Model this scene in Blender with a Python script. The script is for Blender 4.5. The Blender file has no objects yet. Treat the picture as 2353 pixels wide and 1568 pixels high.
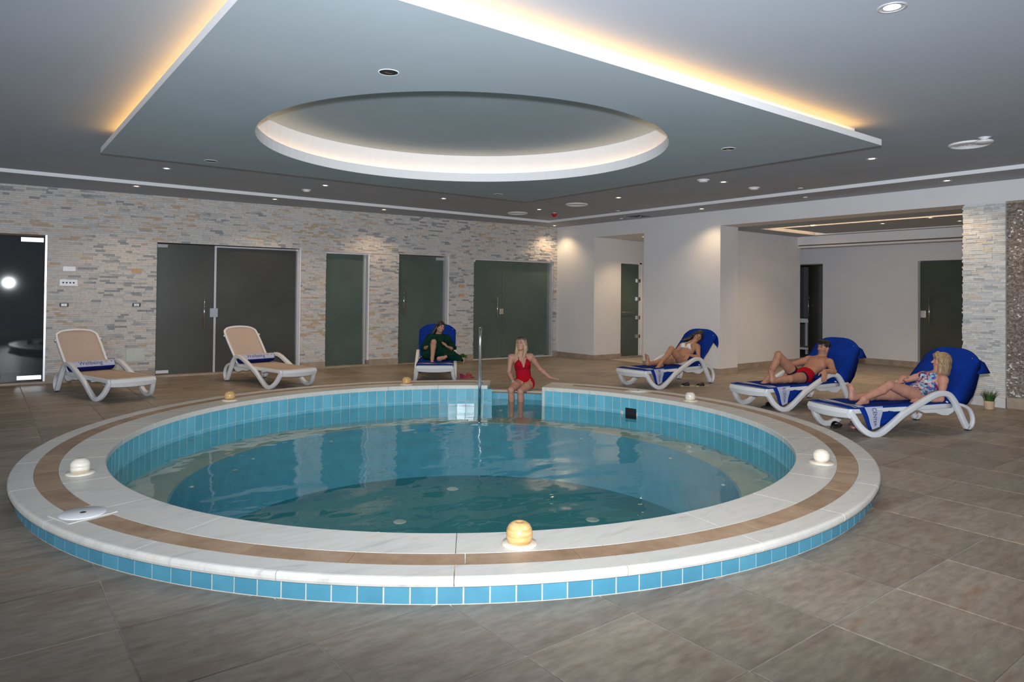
import bpy, bmesh, math, random
import numpy as np
from mathutils import Vector, Matrix
random.seed(7); np.random.seed(7)
SC = bpy.context.scene
COL = SC.collection
PI = math.pi
R = math.radians

# ------------------------------------------------------------------ camera
FPX, PPX, PPY, PITCH, ROLL, YAW, CAMH = 1583.3, 1176.5, 653.0, -0.0142, -0.0100, 0.6579, 1.42
def _cam_matrix():
    cr, sr = math.cos(ROLL), math.sin(ROLL); c, s = math.cos(PITCH), math.sin(PITCH)
    R0 = np.array([[1,0,0],[0,c,s],[0,-s,c]]) @ np.array([[cr,-sr,0],[sr,cr,0],[0,0,1]])
    cy, sy = math.cos(YAW), math.sin(YAW)
    def w(v):
        x, y, z = R0 @ np.array(v, float)
        return Vector((x*cy + z*sy, -x*sy + z*cy, -y))
    X, Y, Z = w((1,0,0)), w((0,-1,0)), w((0,0,-1))
    m = Matrix.Identity(4)
    for i in range(3): m[i][0], m[i][1], m[i][2] = X[i], Y[i], Z[i]
    m[2][3] = CAMH
    return m
cam_data = bpy.data.cameras.new('camera')
cam = bpy.data.objects.new('camera', cam_data); COL.objects.link(cam)
cam_data.sensor_width = 36.0; cam_data.sensor_fit = 'HORIZONTAL'
cam_data.lens = FPX/2353*36
cam_data.shift_x = -(PPX-1176.5)/2353; cam_data.shift_y = (PPY-784)/2353
cam_data.clip_start = 0.05; cam_data.clip_end = 100
cam.matrix_world = _cam_matrix()
SC.camera = cam
SC.view_settings.view_transform = 'Standard'; SC.view_settings.look = 'None'
SC.view_settings.exposure = 0.0; SC.view_settings.gamma = 1.0; SC.view_settings.use_curve_mapping = False

# ------------------------------------------------------------------ world and large lights
world = bpy.data.worlds.new('world'); SC.world = world; world.use_nodes = True
bg = world.node_tree.nodes['Background']; bg.inputs[0].default_value = (0.80, 0.88, 1.0, 1); bg.inputs[1].default_value = 0.42
def add_area(name, loc, target, size, power, color, size_y=None):
    d = bpy.data.lights.new(name, 'AREA'); d.energy = power; d.color = color; d.size = size
    if size_y: d.shape = 'RECTANGLE'; d.size_y = size_y
    o = bpy.data.objects.new(name, d); COL.objects.link(o); o.location = loc
    o.rotation_euler = (Vector(target)-Vector(loc)).to_track_quat('-Z', 'Y').to_euler()
    return o
# the photographer's flash, a little above the lens, zoomed on the far half of the room
fd = bpy.data.lights.new('camera_flash', 'SPOT'); fd.energy = 1900; fd.color = (.90,.95,1.0); fd.spot_size = R(80); fd.spot_blend = 1.0; fd.shadow_soft_size = .05
flash = bpy.data.objects.new('camera_flash', fd); COL.objects.link(flash); flash.location = (0, 0, CAMH+.18)
flash.scale = (2.3, .95, 1)
flash.rotation_euler = (Vector((6.9, 7.7, 2.1))-Vector(flash.location)).to_track_quat('-Z', 'Y').to_euler()
# added unseen area light behind the photographer, a soft cool fill for the room
add_area('added_fill_behind_camera', (-2.6, -2.2, 1.5), (4.5, 6.0, 1.6), 4.0, 130, (0.86, 0.93, 1.0), 2.4)
DLP = 42     # power of one ceiling downlight

# ------------------------------------------------------------------ materials
def new_mat(name):
    m = bpy.data.materials.new(name); m.use_nodes = True
    nt = m.node_tree; b = nt.nodes['Principled BSDF']
    return m, nt, b
def N(nt, t, **kw):
    n = nt.nodes.new(t)
    for k, v in kw.items(): setattr(n, k, v)
    return n
def L(nt, a, b): nt.links.new(a, b)
def rgba(c): return (c[0], c[1], c[2], 1)
def ramp(nt, stops, interp='LINEAR'):
    r = N(nt, 'ShaderNodeValToRGB'); cr = r.color_ramp; cr.interpolation = interp
    cr.elements[0].position = stops[0][0]; cr.elements[0].color = rgba(stops[0][1])
    cr.elements[1].position = stops[1][0]; cr.elements[1].color = rgba(stops[1][1])
    for p, c in stops[2:]:
        e = cr.elements.new(p); e.color = rgba(c)
    return r
def coords(nt, kind='Object', scale=(1,1,1), rot=(0,0,0)):
    t = N(nt, 'ShaderNodeTexCoord'); m = N(nt, 'ShaderNodeMapping')
    m.inputs['Scale'].default_value = scale; m.inputs['Rotation'].default_value = rot
    L(nt, t.outputs[kind], m.inputs[0]); return m.outputs[0]
def noise(nt, vec, scale, detail=4, rough=.55):
    n = N(nt, 'ShaderNodeTexNoise'); n.inputs['Scale'].default_value = scale
    n.inputs['Detail'].default_value = detail; n.inputs['Roughness'].default_value = rough
    if vec is not None: L(nt, vec, n.inputs['Vector'])
    return n
def bump(nt, b, h, strength=.2, dist=.01):
    n = N(nt, 'ShaderNodeBump'); n.inputs['Strength'].default_value = strength; n.inputs['Distance'].default_value = dist
    L(nt, h, n.inputs['Height']); L(nt, n.outputs[0], b.inputs['Normal']); return n
def plain(name, col, rough=.5, metal=0, spec=.5, var=.06, scale=6, bmp=0.0, trans=0, sub=0):
    """base colour with a fine procedural mottling"""
    m, nt, b = new_mat(name)
    v = coords(nt); n = noise(nt, v, scale)
    lo = tuple(max(0, c*(1-var)) for c in col); hi = tuple(min(1, c*(1+var)) for c in col)
    r = ramp(nt, [(.3, lo), (.7, hi)]); L(nt, n.outputs[0], r.inputs[0]); L(nt, r.outputs[0], b.inputs['Base Color'])
    b.inputs['Roughness'].default_value = rough; b.inputs['Metallic'].default_value = metal
    b.inputs['Specular IOR Level'].default_value = spec
    if bmp: bump(nt, b, noise(nt, v, scale*8).outputs[0], bmp, .004)
    return m
def emit(name, col, s):
    m = bpy.data.materials.new(name); m.use_nodes = True; nt = m.node_tree
    nt.nodes.clear(); e = N(nt, 'ShaderNodeEmission'); o = N(nt, 'ShaderNodeOutputMaterial')
    e.inputs[0].default_value = rgba(col); e.inputs[1].default_value = s; L(nt, e.outputs[0], o.inputs[0]); return m

M = {}
M['plaster'] = plain('white_plaster', (.74,.73,.74), .75, var=.02, scale=2, bmp=.05)
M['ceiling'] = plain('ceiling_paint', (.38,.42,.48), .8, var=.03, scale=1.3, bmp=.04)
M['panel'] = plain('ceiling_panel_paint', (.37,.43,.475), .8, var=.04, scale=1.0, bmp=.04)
M['white_edge'] = plain('white_edge_paint', (.82,.82,.84), .6, var=.01)
M['grout'] = plain('grout', (.55,.50,.44), .9, var=.15, scale=12)
M['pool_grout'] = plain('pool_grout', (.62,.60,.55), .9, var=.12, scale=14)
M['chrome'] = plain('polished_steel', (.72,.72,.72), .12, metal=1, var=.02)
M['white_plastic'] = plain('white_resin', (.72,.73,.75), .35, var=.02)
M['black'] = plain('black', (.012,.012,.014), .5, var=.2)
M['rubber'] = plain('black_rubber', (.02,.02,.02), .7, var=.2)
M['clear_frame'] = plain('grey_aluminium', (.62,.62,.66), .3, metal=.4, var=.04)
M['terracotta'] = plain('pale_clay', (.62,.45,.30), .8, var=.08, bmp=.1)
M['leaf'] = plain('leaf_green', (.07,.17,.03), .5, var=.4, scale=40)
M['grass_blade'] = plain('grass_green', (.035,.10,.02), .55, var=.5, scale=30)
M['soil'] = plain('soil', (.05,.035,.02), .95, var=.3)
M['red_plastic'] = plain('red_plastic', (.45,.01,.015), .35)
M['led'] = emit('warm_led', (1.0,.50,.11), 13)
M['led_soft'] = emit('warm_led_soft', (1.0,.62,.28), 8)
M['bulb'] = emit('warm_bulb', (1.0,.80,.50), 14)

def floor_tile_mat():
    m, nt, b = new_mat('stone_look_floor_tile')
    oi = N(nt, 'ShaderNodeObjectInfo')
    tc = N(nt, 'ShaderNodeTexCoord'); mp = N(nt, 'ShaderNodeMapping'); mp.inputs['Scale'].default_value = (1.0, 3.2, 1)
    geo = N(nt, 'ShaderNodeNewGeometry')
    comb = N(nt, 'ShaderNodeVectorMath', operation='MULTIPLY_ADD')
    comb.inputs[1].default_value = (1,1,1)
    L(nt, geo.outputs['Position'], comb.inputs[0])
    rv = N(nt, 'ShaderNodeCombineXYZ'); mu = N(nt, 'ShaderNodeMath', operation='MULTIPLY'); mu.inputs[1].default_value = 37
    L(nt, oi.outputs['Random'], mu.inputs[0]); L(nt, mu.outputs[0], rv.inputs[0]); L(nt, mu.outputs[0], rv.inputs[1])
    L(nt, rv.outputs[0], comb.inputs[2]); L(nt, comb.outputs[0], mp.inputs[0])
    n1 = noise(nt, mp.outputs[0], 1.6, 6, .62); n2 = noise(nt, mp.outputs[0], 9, 5, .6)
    r1 = ramp(nt, [(.30, (.23,.17,.125)), (.46, (.30,.245,.19)), (.58, (.335,.285,.228)), (.72, (.32,.215,.15))])
    L(nt, n1.outputs[0], r1.inputs[0])
    r2 = ramp(nt, [(.35, (.80,.80,.80)), (.65, (1.12,1.12,1.12))]); L(nt, n2.outputs[0], r2.inputs[0])
    mx = N(nt, 'ShaderNodeMix', data_type='RGBA', blend_type='MULTIPLY'); mx.inputs[0].default_value = 1
    L(nt, r1.outputs[0], mx.inputs[6]); L(nt, r2.outputs[0], mx.inputs[7])
    # a touch of tone per tile
    hs = N(nt, 'ShaderNodeHueSaturation'); mr = N(nt, 'ShaderNodeMapRange'); mr.inputs[3].default_value = .86; mr.inputs[4].default_value = 1.12
    L(nt, oi.outputs['Random'], mr.inputs[0]); L(nt, mr.outputs[0], hs.inputs['Value']); L(nt, mx.outputs[2], hs.inputs['Color'])
    # white limescale flecks
    n3 = noise(nt, geo.outputs['Position'], 26, 5, .7); r3 = ramp(nt, [(.72, (0,0,0)), (.80, (1,1,1))]); L(nt, n3.outputs[0], r3.inputs[0])
    mw = N(nt, 'ShaderNodeMix', data_type='RGBA'); L(nt, hs.outputs[0], mw.inputs[6]); mw.inputs[7].default_value = (.6,.57,.52,1)
    mf = N(nt, 'ShaderNodeMath', operation='MULTIPLY'); mf.inputs[1].default_value = .5
    L(nt, r3.outputs[0], mf.inputs[0]); L(nt, mf.outputs[0], mw.inputs[0]); L(nt, mw.outputs[2], b.inputs['Base Color'])
    rr = N(nt, 'ShaderNodeMapRange'); rr.inputs[3].default_value = .34; rr.inputs[4].default_value = .55
    L(nt, n2.outputs[0], rr.inputs[0]); L(nt, rr.outputs[0], b.inputs['Roughness'])
    bump(nt, b, n2.outputs[0], .10, .004)
    return m
M['floor_tile'] = floor_tile_mat()

def stone_mat(name, stops, gray=.5):
    """split-face stone, one tone per piece (random per island / per object)"""
    m, nt, b = new_mat(name)
    geo = N(nt, 'ShaderNodeNewGeometry'); oi = N(nt, 'ShaderNodeObjectInfo')
    add = N(nt, 'ShaderNodeMath', operation='ADD'); fr = N(nt, 'ShaderNodeMath', operation='FRACT')
    L(nt, geo.outputs['Random Per Island'], add.inputs[0]); L(nt, oi.outputs['Random'], add.inputs[1]); L(nt, add.outputs[0], fr.inputs[0])
    nb = noise(nt, geo.outputs['Position'], 1.1, 3, .6)
    mr = N(nt, 'ShaderNodeMapRange'); mr.inputs[1].default_value = .3; mr.inputs[2].default_value = .7; mr.inputs[3].default_value = -.22; mr.inputs[4].default_value = .22
    L(nt, nb.outputs[0], mr.inputs[0])
    a2 = N(nt, 'ShaderNodeMath', operation='ADD', use_clamp=True); L(nt, fr.outputs[0], a2.inputs[0]); L(nt, mr.outputs[0], a2.inputs[1])
    r = ramp(nt, stops); L(nt, a2.outputs[0], r.inputs[0])
    n2 = noise(nt, geo.outputs['Position'], 30, 4, .7); r2 = ramp(nt, [(.3, (.86,.86,.86)), (.7, (1.08,1.08,1.08))]); L(nt, n2.outputs[0], r2.inputs[0])
    mx = N(nt, 'ShaderNodeMix', data_type='RGBA', blend_type='MULTIPLY'); mx.inputs[0].default_value = 1
    L(nt, r.outputs[0], mx.inputs[6]); L(nt, r2.outputs[0], mx.inputs[7]); L(nt, mx.outputs[2], b.inputs['Base Color'])
    b.inputs['Roughness'].default_value = .7
    bump(nt, b, noise(nt, geo.outputs['Position'], 55, 5, .7).outputs[0], .35, .006)
    return m
M['stone'] = stone_mat('split_face_stone', [(0, (.30,.31,.33)), (.07, (.40,.41,.42)), (.16, (.52,.515,.51)), (.32, (.60,.58,.56)), (.6, (.63,.59,.56)), (.84, (.63,.565,.52)), (.95, (.60,.51,.44)), (1.0, (.52,.40,.29))])
M['stone_col'] = stone_mat('split_face_white_stone', [(0, (.42,.43,.44)), (.2, (.56,.57,.58)), (.5, (.66,.66,.65)), (.85, (.72,.71,.69)), (1.0, (.66,.60,.52))])
M['mosaic'] = stone_mat('brown_chip_mosaic', [(0, (.16,.12,.10)), (.4, (.26,.20,.17)), (.75, (.34,.27,.23)), (.93, (.40,.34,.30)), (1.0, (.85,.82,.78))])
M['base_stone'] = plain('skirting_stone', (.36,.285,.225), .5, var=.22, scale=5, bmp=.05)

def marble_mat():
    m, nt, b = new_mat('white_marble')
    v = coords(nt, 'Object', (1, 1, 1)); geo = N(nt, 'ShaderNodeNewGeometry')
    d = noise(nt, geo.outputs['Position'], 1.6, 5, .65)
    mp = N(nt, 'ShaderNodeMapping'); mp.inputs['Scale'].default_value = (1.0, 4.2, 1); mp.inputs['Rotation'].default_value = (0,0,R(12))
    L(nt, geo.outputs['Position'], mp.inputs[0])
    n = N(nt, 'ShaderNodeTexNoise'); n.inputs['Scale'].default_value = 2.2; n.inputs['Detail'].default_value = 8; n.inputs['Roughness'].default_value = .68; n.inputs['Distortion'].default_value = 1.2
    L(nt, mp.outputs[0], n.inputs['Vector'])
    r = ramp(nt, [(.28, (.50,.47,.44)), (.40, (.66,.64,.60)), (.55, (.73,.71,.66)), (.70, (.69,.62,.53))]); L(nt, n.outputs[0], r.inputs[0])
    L(nt, r.outputs[0], b.inputs['Base Color']); b.inputs['Roughness'].default_value = .38
    return m
M['marble'] = marble_mat()
def band_mat():
    m, nt, b = new_mat('brown_limestone_band')
    geo = N(nt, 'ShaderNodeNewGeometry'); oi = N(nt, 'ShaderNodeObjectInfo')
    n = noise(nt, geo.outputs['Position'], 5, 6, .65)
    r = ramp(nt, [(.3, (.30,.19,.115)), (.5, (.40,.265,.17)), (.72, (.48,.345,.24))]); L(nt, n.outputs[0], r.inputs[0])
    hs = N(nt, 'ShaderNodeHueSaturation'); mr = N(nt, 'ShaderNodeMapRange'); mr.inputs[3].default_value = .85; mr.inputs[4].default_value = 1.12
    L(nt, oi.outputs['Random'], mr.inputs[0]); L(nt, mr.outputs[0], hs.inputs['Value']); L(nt, r.outputs[0], hs.inputs['Color'])
    L(nt, hs.outputs[0], b.inputs['Base Color']); b.inputs['Roughness'].default_value = .5
    bump(nt, b, noise(nt, geo.outputs['Position'], 60).outputs[0], .15, .003)
    return m
M['band'] = band_mat()
def pool_tile_mat(name, c1, c2, rough=.12):
    m, nt, b = new_mat(name)
    oi = N(nt, 'ShaderNodeObjectInfo'); geo = N(nt, 'ShaderNodeNewGeometry')
    ad = N(nt, 'ShaderNodeMath', operation='ADD'); fr = N(nt, 'ShaderNodeMath', operation='FRACT')
    L(nt, oi.outputs['Random'], ad.inputs[0]); L(nt, geo.outputs['Random Per Island'], ad.inputs[1]); L(nt, ad.outputs[0], fr.inputs[0])
    r = ramp(nt, [(0, c1), (1, c2)]); L(nt, fr.outputs[0], r.inputs[0])
    n = noise(nt, geo.outputs['Position'], 7, 4); r2 = ramp(nt, [(.3, (.9,.9,.9)), (.7, (1.06,1.06,1.06))]); L(nt, n.outputs[0], r2.inputs[0])
    mx = N(nt, 'ShaderNodeMix', data_type='RGBA', blend_type='MULTIPLY'); mx.inputs[0].default_value = 1
    L(nt, r.outputs[0], mx.inputs[6]); L(nt, r2.outputs[0], mx.inputs[7]); L(nt, mx.outputs[2], b.inputs['Base Color'])
    b.inputs['Roughness'].default_value = rough
    return m
M['tile_out'] = pool_tile_mat('blue_glazed_tile', (.075,.275,.40), (.095,.33,.46), .3)
M['tile_in'] = pool_tile_mat('light_blue_glazed_tile', (.13,.44,.58), (.17,.52,.67), .22)
M['tile_floor'] = pool_tile_mat('pool_floor_finish', (.008,.30,.33), (.012,.33,.37), .5)
M['bench'] = plain('pool_bench_stone', (.46,.52,.44), .5, var=.12, scale=3)

def water_mat():
    m = bpy.data.materials.new('pool_water'); m.use_nodes = True; nt = m.node_tree; nt.nodes.clear()
    out = N(nt, 'ShaderNodeOutputMaterial'); mix = N(nt, 'ShaderNodeMixShader')
    tr = N(nt, 'ShaderNodeBsdfTransparent'); gl = N(nt, 'ShaderNodeBsdfGlossy'); lw = N(nt, 'ShaderNodeLayerWeight'); pw = N(nt, 'ShaderNodeMath', operation='POWER'); fr = N(nt, 'ShaderNodeMath', operation='MULTIPLY_ADD')
    tr.inputs[0].default_value = (.93,.99,.98,1); gl.inputs['Roughness'].default_value = .015; lw.inputs[0].default_value = .5; pw.inputs[1].default_value = 5.0; fr.inputs[1].default_value = .94; fr.inputs[2].default_value = .025   # Schlick reflectance of water
    geo = N(nt, 'ShaderNodeNewGeometry')
    mp = N(nt, 'ShaderNodeMapping'); mp.inputs['Rotation'].default_value = (0,0,R(-35)); mp.inputs['Scale'].default_value = (1.0, 1.5, 1)
    L(nt, geo.outputs['Position'], mp.inputs[0])
    a = noise(nt, mp.outputs[0], 1.5, 1.5, .4); c = noise(nt, mp.outputs[0], 5.0, 1, .4)
    ad = N(nt, 'ShaderNodeMath', operation='MULTIPLY_ADD'); ad.inputs[1].default_value = .13
    L(nt, c.outputs[0], ad.inputs[0]); L(nt, a.outputs[0], ad.inputs[2])
    bp = N(nt, 'ShaderNodeBump'); bp.inputs['Strength'].default_value = .55; bp.inputs['Distance'].default_value = .03; L(nt, ad.outputs[0], bp.inputs['Height'])
    L(nt, bp.outputs[0], gl.inputs['Normal']); L(nt, bp.outputs[0], lw.inputs['Normal']); L(nt, lw.outputs['Facing'], pw.inputs[0]); L(nt, pw.outputs[0], fr.inputs[0])
    L(nt, fr.outputs[0], mix.inputs[0]); L(nt, tr.outputs[0], mix.inputs[1]); L(nt, gl.outputs[0], mix.inputs[2])
    L(nt, mix.outputs[0], out.inputs['Surface'])
    va = N(nt, 'ShaderNodeVolumeAbsorption'); va.inputs[0].default_value = (.0,.62,.66,1); va.inputs[1].default_value = .06
    L(nt, va.outputs[0], out.inputs['Volume'])
    return m
M['water'] = water_mat()

def frosted(name, col, rough=.22, see=.0):
    m, nt, b = new_mat(name)
    v = coords(nt); n = noise(nt, v, .9, 4, .6)
    r = ramp(nt, [(.3, tuple(c*.8 for c in col)), (.7, tuple(c*1.2 for c in col))]); L(nt, n.outputs[0], r.inputs[0]); L(nt, r.outputs[0], b.inputs['Base Color'])
    b.inputs['Roughness'].default_value = rough; b.inputs['Specular IOR Level'].default_value = .5
    if see > 0:
        out = nt.nodes['Material Output']; mix = N(nt, 'ShaderNodeMixShader'); t = N(nt, 'ShaderNodeBsdfTransparent')
        t.inputs[0].default_value = (.75,.80,.78,1); mix.inputs[0].default_value = see
        L(nt, b.outputs[0], mix.inputs[1]); L(nt, t.outputs[0], mix.inputs[2]); L(nt, mix.outputs[0], out.inputs['Surface'])
    return m
M['glass_green'] = frosted('frosted_green_glass', (.085,.115,.100), .28)
M['glass_dark'] = frosted('smoked_glass', (.060,.062,.056), .30)
M['glass_clear'] = frosted('tinted_clear_glass', (.045,.05,.055), .03, .45)
M['glass_brown'] = frosted('dark_brown_glass', (.045,.042,.028), .2)
M['glass_olive'] = frosted('dark_olive_glass', (.060,.070,.050), .25)

def fabric(name, col, scale=300, var=.12):
    m, nt, b = new_mat(name)
    v = coords(nt); n = noise(nt, v, scale, 2, .6); n2 = noise(nt, v, 5, 3, .5)
    r = ramp(nt, [(.3, tuple(c*(1-var) for c in col)), (.7, tuple(min(1,c*(1+var)) for c in col))]); L(nt, n2.outputs[0], r.inputs[0])
    L(nt, r.outputs[0], b.inputs['Base Color']); b.inputs['Roughness'].default_value = .95; b.inputs['Specular IOR Level'].default_value = .1
    
    bump(nt, b, n.outputs[0], .35, .003)
    return m
M['sling'] = fabric('beige_sling_mesh', (.52,.41,.345), 420, .03)
M['towel'] = fabric('royal_blue_terry', (.004,.030,.24), 260, .2)
M['towel_dark'] = fabric('navy_terry', (.010,.014,.13), 260, .2)
M['towel_band'] = fabric('pale_lilac_band', (.50,.52,.68), 300, .04)
M['ink'] = plain('navy_print', (.02,.03,.12), .8)
M['ink_orange'] = plain('orange_print', (.62,.30,.10), .8)
M['ink_teal'] = plain('teal_print', (.08,.28,.34), .8)
def skin(name, col, hair=0):
    m, nt, b = new_mat(name)
    v = coords(nt); n = noise(nt, v, 9, 4, .6)
    r = ramp(nt, [(.3, tuple(c*.88 for c in col)), (.7, tuple(c*1.1 for c in col))]); L(nt, n.outputs[0], r.inputs[0]); L(nt, r.outputs[0], b.inputs['Base Color'])
    b.inputs['Roughness'].default_value = .5; b.inputs['Specular IOR Level'].default_value = .35
    b.inputs['Subsurface Weight'].default_value = .0
    return m
M['skin_fair'] = skin('fair_skin', (.50,.245,.175))
M['skin_pink'] = skin('warm_fair_skin', (.53,.27,.195))
M['skin_tan'] = skin('tanned_skin', (.44,.215,.125))
M['skin_man'] = skin('weathered_tanned_skin', (.42,.205,.13))
M['skin_mid'] = skin('olive_fair_skin', (.46,.24,.17))
def hair_mat(name, lo, hi, root=None):
    m, nt, b = new_mat(name)
    v = coords(nt, 'Object', (60, 60, 5)); n = noise(nt, v, 2.2, 3, .6)
    r = ramp(nt, [(.35, lo), (.65, hi)]); L(nt, n.outputs[0], r.inputs[0]); L(nt, r.outputs[0], b.inputs['Base Color'])
    b.inputs['Roughness'].default_value = .45; bump(nt, b, n.outputs[0], .25, .003); return m
M['hair_black'] = hair_mat('black_hair', (.006,.005,.005), (.02,.016,.014))
M['hair_brown'] = hair_mat('dark_brown_hair', (.014,.009,.008), (.05,.033,.027))
M['hair_blonde'] = hair_mat('blonde_hair', (.30,.20,.11), (.58,.45,.29))
M['hair_honey'] = hair_mat('honey_blonde_hair', (.17,.095,.045), (.48,.33,.18))
M['hair_man'] = hair_mat('short_black_hair', (.008,.006,.005), (.02,.015,.012))
def two_tone_hair():
    m = hair_mat('blonde_hair_with_dark_roots', (.30,.20,.11), (.58,.45,.29)); nt = m.node_tree; b = nt.nodes['Principled BSDF']
    src = b.inputs['Base Color'].links[0].from_socket
    tc = N(nt, 'ShaderNodeTexCoord'); sp = N(nt, 'ShaderNodeSeparateXYZ'); L(nt, tc.outputs['Object'], sp.inputs[0])
    mr = N(nt, 'ShaderNodeMapRange', interpolation_type='SMOOTHSTEP'); mr.inputs[1].default_value = .715; mr.inputs[2].default_value = .775; L(nt, sp.outputs[2], mr.inputs[0])
    mx = N(nt, 'ShaderNodeMix', data_type='RGBA'); L(nt, mr.outputs[0], mx.inputs[0]); L(nt, src, mx.inputs[6]); mx.inputs[7].default_value = (.045,.028,.018,1); L(nt, mx.outputs[2], b.inputs['Base Color']); return m
M['hair_two'] = two_tone_hair()
M['hair_root'] = hair_mat('dark_root_hair', (.05,.03,.02), (.12,.08,.05))
M['stubble'] = plain('stubble', (.31,.155,.11), .7, var=.2, scale=90)
M['red_suit'] = fabric('crimson_swimwear', (.42,.006,.018), 500, .1)
M['white_suit'] = fabric('white_swimwear', (.72,.70,.71), 400, .03)
M['navy'] = fabric('navy_fabric', (.012,.014,.04), 300)
M['kaftan'] = fabric('dark_green_kaftan', (.003,.026,.018), 300, .5)
M['kaftan_trim'] = fabric('dark_olive_trim', (.012,.022,.006), 300, .3)
M['eye_white'] = plain('eye_white', (.7,.68,.66), .3)
M['eye_dark'] = plain('eye_dark', (.03,.02,.015), .3)
M['lip'] = plain('lip', (.36,.09,.08), .4)
M['teeth'] = plain('teeth', (.75,.72,.68), .3)
M['nail'] = plain('pearl', (.8,.75,.7), .2)
def pattern_mat():
    m, nt, b = new_mat('multicolour_paisley_print')
    v = coords(nt); vo = N(nt, 'ShaderNodeTexVoronoi'); vo.inputs['Scale'].default_value = 38; L(nt, v, vo.inputs['Vector'])
    sp = N(nt, 'ShaderNodeSeparateColor'); L(nt, vo.outputs['Color'], sp.inputs[0])
    r = ramp(nt, [(0, (.07,.02,.13)), (.14, (.35,.02,.13)), (.28, (.15,.45,.62)), (.42, (.60,.55,.60)), (.56, (.07,.13,.45)), (.70, (.62,.38,.36)), (.85, (.20,.48,.50)), (1, (.55,.52,.30))], 'CONSTANT')
    L(nt, sp.outputs[0], r.inputs[0])
    v2 = N(nt, 'ShaderNodeTexVoronoi'); v2.inputs['Scale'].default_value = 95; L(nt, v, v2.inputs['Vector'])
    r2 = ramp(nt, [(.25, (.25,.2,.4)), (.5, (1.15,1.1,1.1))]); L(nt, v2.outputs['Distance'], r2.inputs[0])
    mx = N(nt, 'ShaderNodeMix', data_type='RGBA', blend_type='MULTIPLY'); mx.inputs[0].default_value = .8
    L(nt, r.outputs[0], mx.inputs[6]); L(nt, r2.outputs[0], mx.inputs[7]); L(nt, mx.outputs[2], b.inputs['Base Color']); b.inputs['Roughness'].default_value = .7
    return m
M['pattern'] = pattern_mat()
def onyx(name, c):
    m, nt, b = new_mat(name)
    v = coords(nt, 'Object', (2, 2, 16)); n = noise(nt, v, 3, 5, .6)
    r = ramp(nt, [(.3, c[0]), (.5, c[1]), (.7, c[2])]); L(nt, n.outputs[0], r.inputs[0]); L(nt, r.outputs[0], b.inputs['Base Color'])
    b.inputs['Roughness'].default_value = .25; b.inputs['Subsurface Weight'].default_value = .25; b.inputs['Subsurface Radius'].default_value = (.02,.012,.006); return m
M['onyx_amber'] = onyx('amber_onyx', ((.50,.25,.07),(.66,.40,.16),(.78,.58,.32)))
M['onyx_white'] = onyx('white_onyx', ((.60,.46,.28),(.78,.72,.63),(.82,.79,.74)))
M['onyx_pale'] = onyx('pale_onyx', ((.72,.55,.38),(.80,.72,.62),(.83,.78,.72)))
M['magenta'] = plain('magenta_sole', (.30,.01,.06), .5)
M['red_strap'] = plain('red_strap', (.28,.02,.02), .4)
M['straw'] = plain('straw_sole', (.42,.33,.22), .9, bmp=.3)
M['pink'] = plain('pink_insole', (.55,.27,.24), .7)
M['armchair'] = plain('dark_upholstery', (.03,.028,.026), .8)
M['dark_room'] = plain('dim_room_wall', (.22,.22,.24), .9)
M['brown_trim'] = plain('brown_sealant_and_gap_shade', (.16,.11,.075), .8)
M['orange_ply'] = plain('bare_plywood', (.58,.36,.18), .8, var=.12, scale=20)
M['hatch'] = plain('pale_green_hatch', (.50,.55,.50), .5)

# ------------------------------------------------------------------ helpers
def link(o, parent=None):
    COL.objects.link(o)
    if parent is not None: o.parent = parent
    return o
def mesh_obj(name, verts, faces, mat, parent=None, smooth=False):
    me = bpy.data.meshes.new(name)
    me.from_pydata([tuple(map(float, v)) for v in verts], [], [tuple(map(int, f)) for f in faces]); me.update()
    if smooth: me.shade_smooth()
    if mat is not None: me.materials.append(mat)
    return link(bpy.data.objects.new(name, me), parent)
def bm_obj(name, bm, mat, parent=None, smooth=False, bevel=0, seg=2):
    if bevel:
        bmesh.ops.bevel(bm, geom=[e for e in bm.edges if e.calc_face_angle(0) > .5], offset=bevel, segments=seg, affect='EDGES', profile=.5)
    bmesh.ops.recalc_face_normals(bm, faces=bm.faces)
    me = bpy.data.meshes.new(name); bm.to_mesh(me); bm.free()
    if smooth: me.shade_smooth()
    if mat is not None: me.materials.append(mat)
    return link(bpy.data.objects.new(name, me), parent)
def empty(name, loc=(0,0,0), rz=0, parent=None):
    o = bpy.data.objects.new(name, None); o.location = loc; o.rotation_euler = (0,0,rz); o.empty_display_size = .1
    return link(o, parent)
def tag(o, label=None, cat=None, group=None, kind=None):
    if label: o['label'] = label
    if cat: o['category'] = cat
    if group: o['group'] = group
    if kind: o['kind'] = kind
    return o
def bx(bm, x0, x1, y0, y1, z0, z1, mat4=None):
    vs = [bm.verts.new((x, y, z)) for z in (z0, z1) for y in (y0, y1) for x in (x0, x1)]
    for f in ((0,2,3,1),(4,5,7,6),(0,1,5,4),(2,6,7,3),(0,4,6,2),(1,3,7,5)): bm.faces.new([vs[i] for i in f])
    if mat4 is not None:
        for v in vs: v.co = mat4 @ v.co
    return vs
def box(name, x0, x1, y0, y1, z0, z1, mat, parent=None, bevel=0, mat4=None):
    bm = bmesh.new(); bx(bm, x0, x1, y0, y1, z0, z1, mat4); return bm_obj(name, bm, mat, parent, bevel=bevel)
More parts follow.
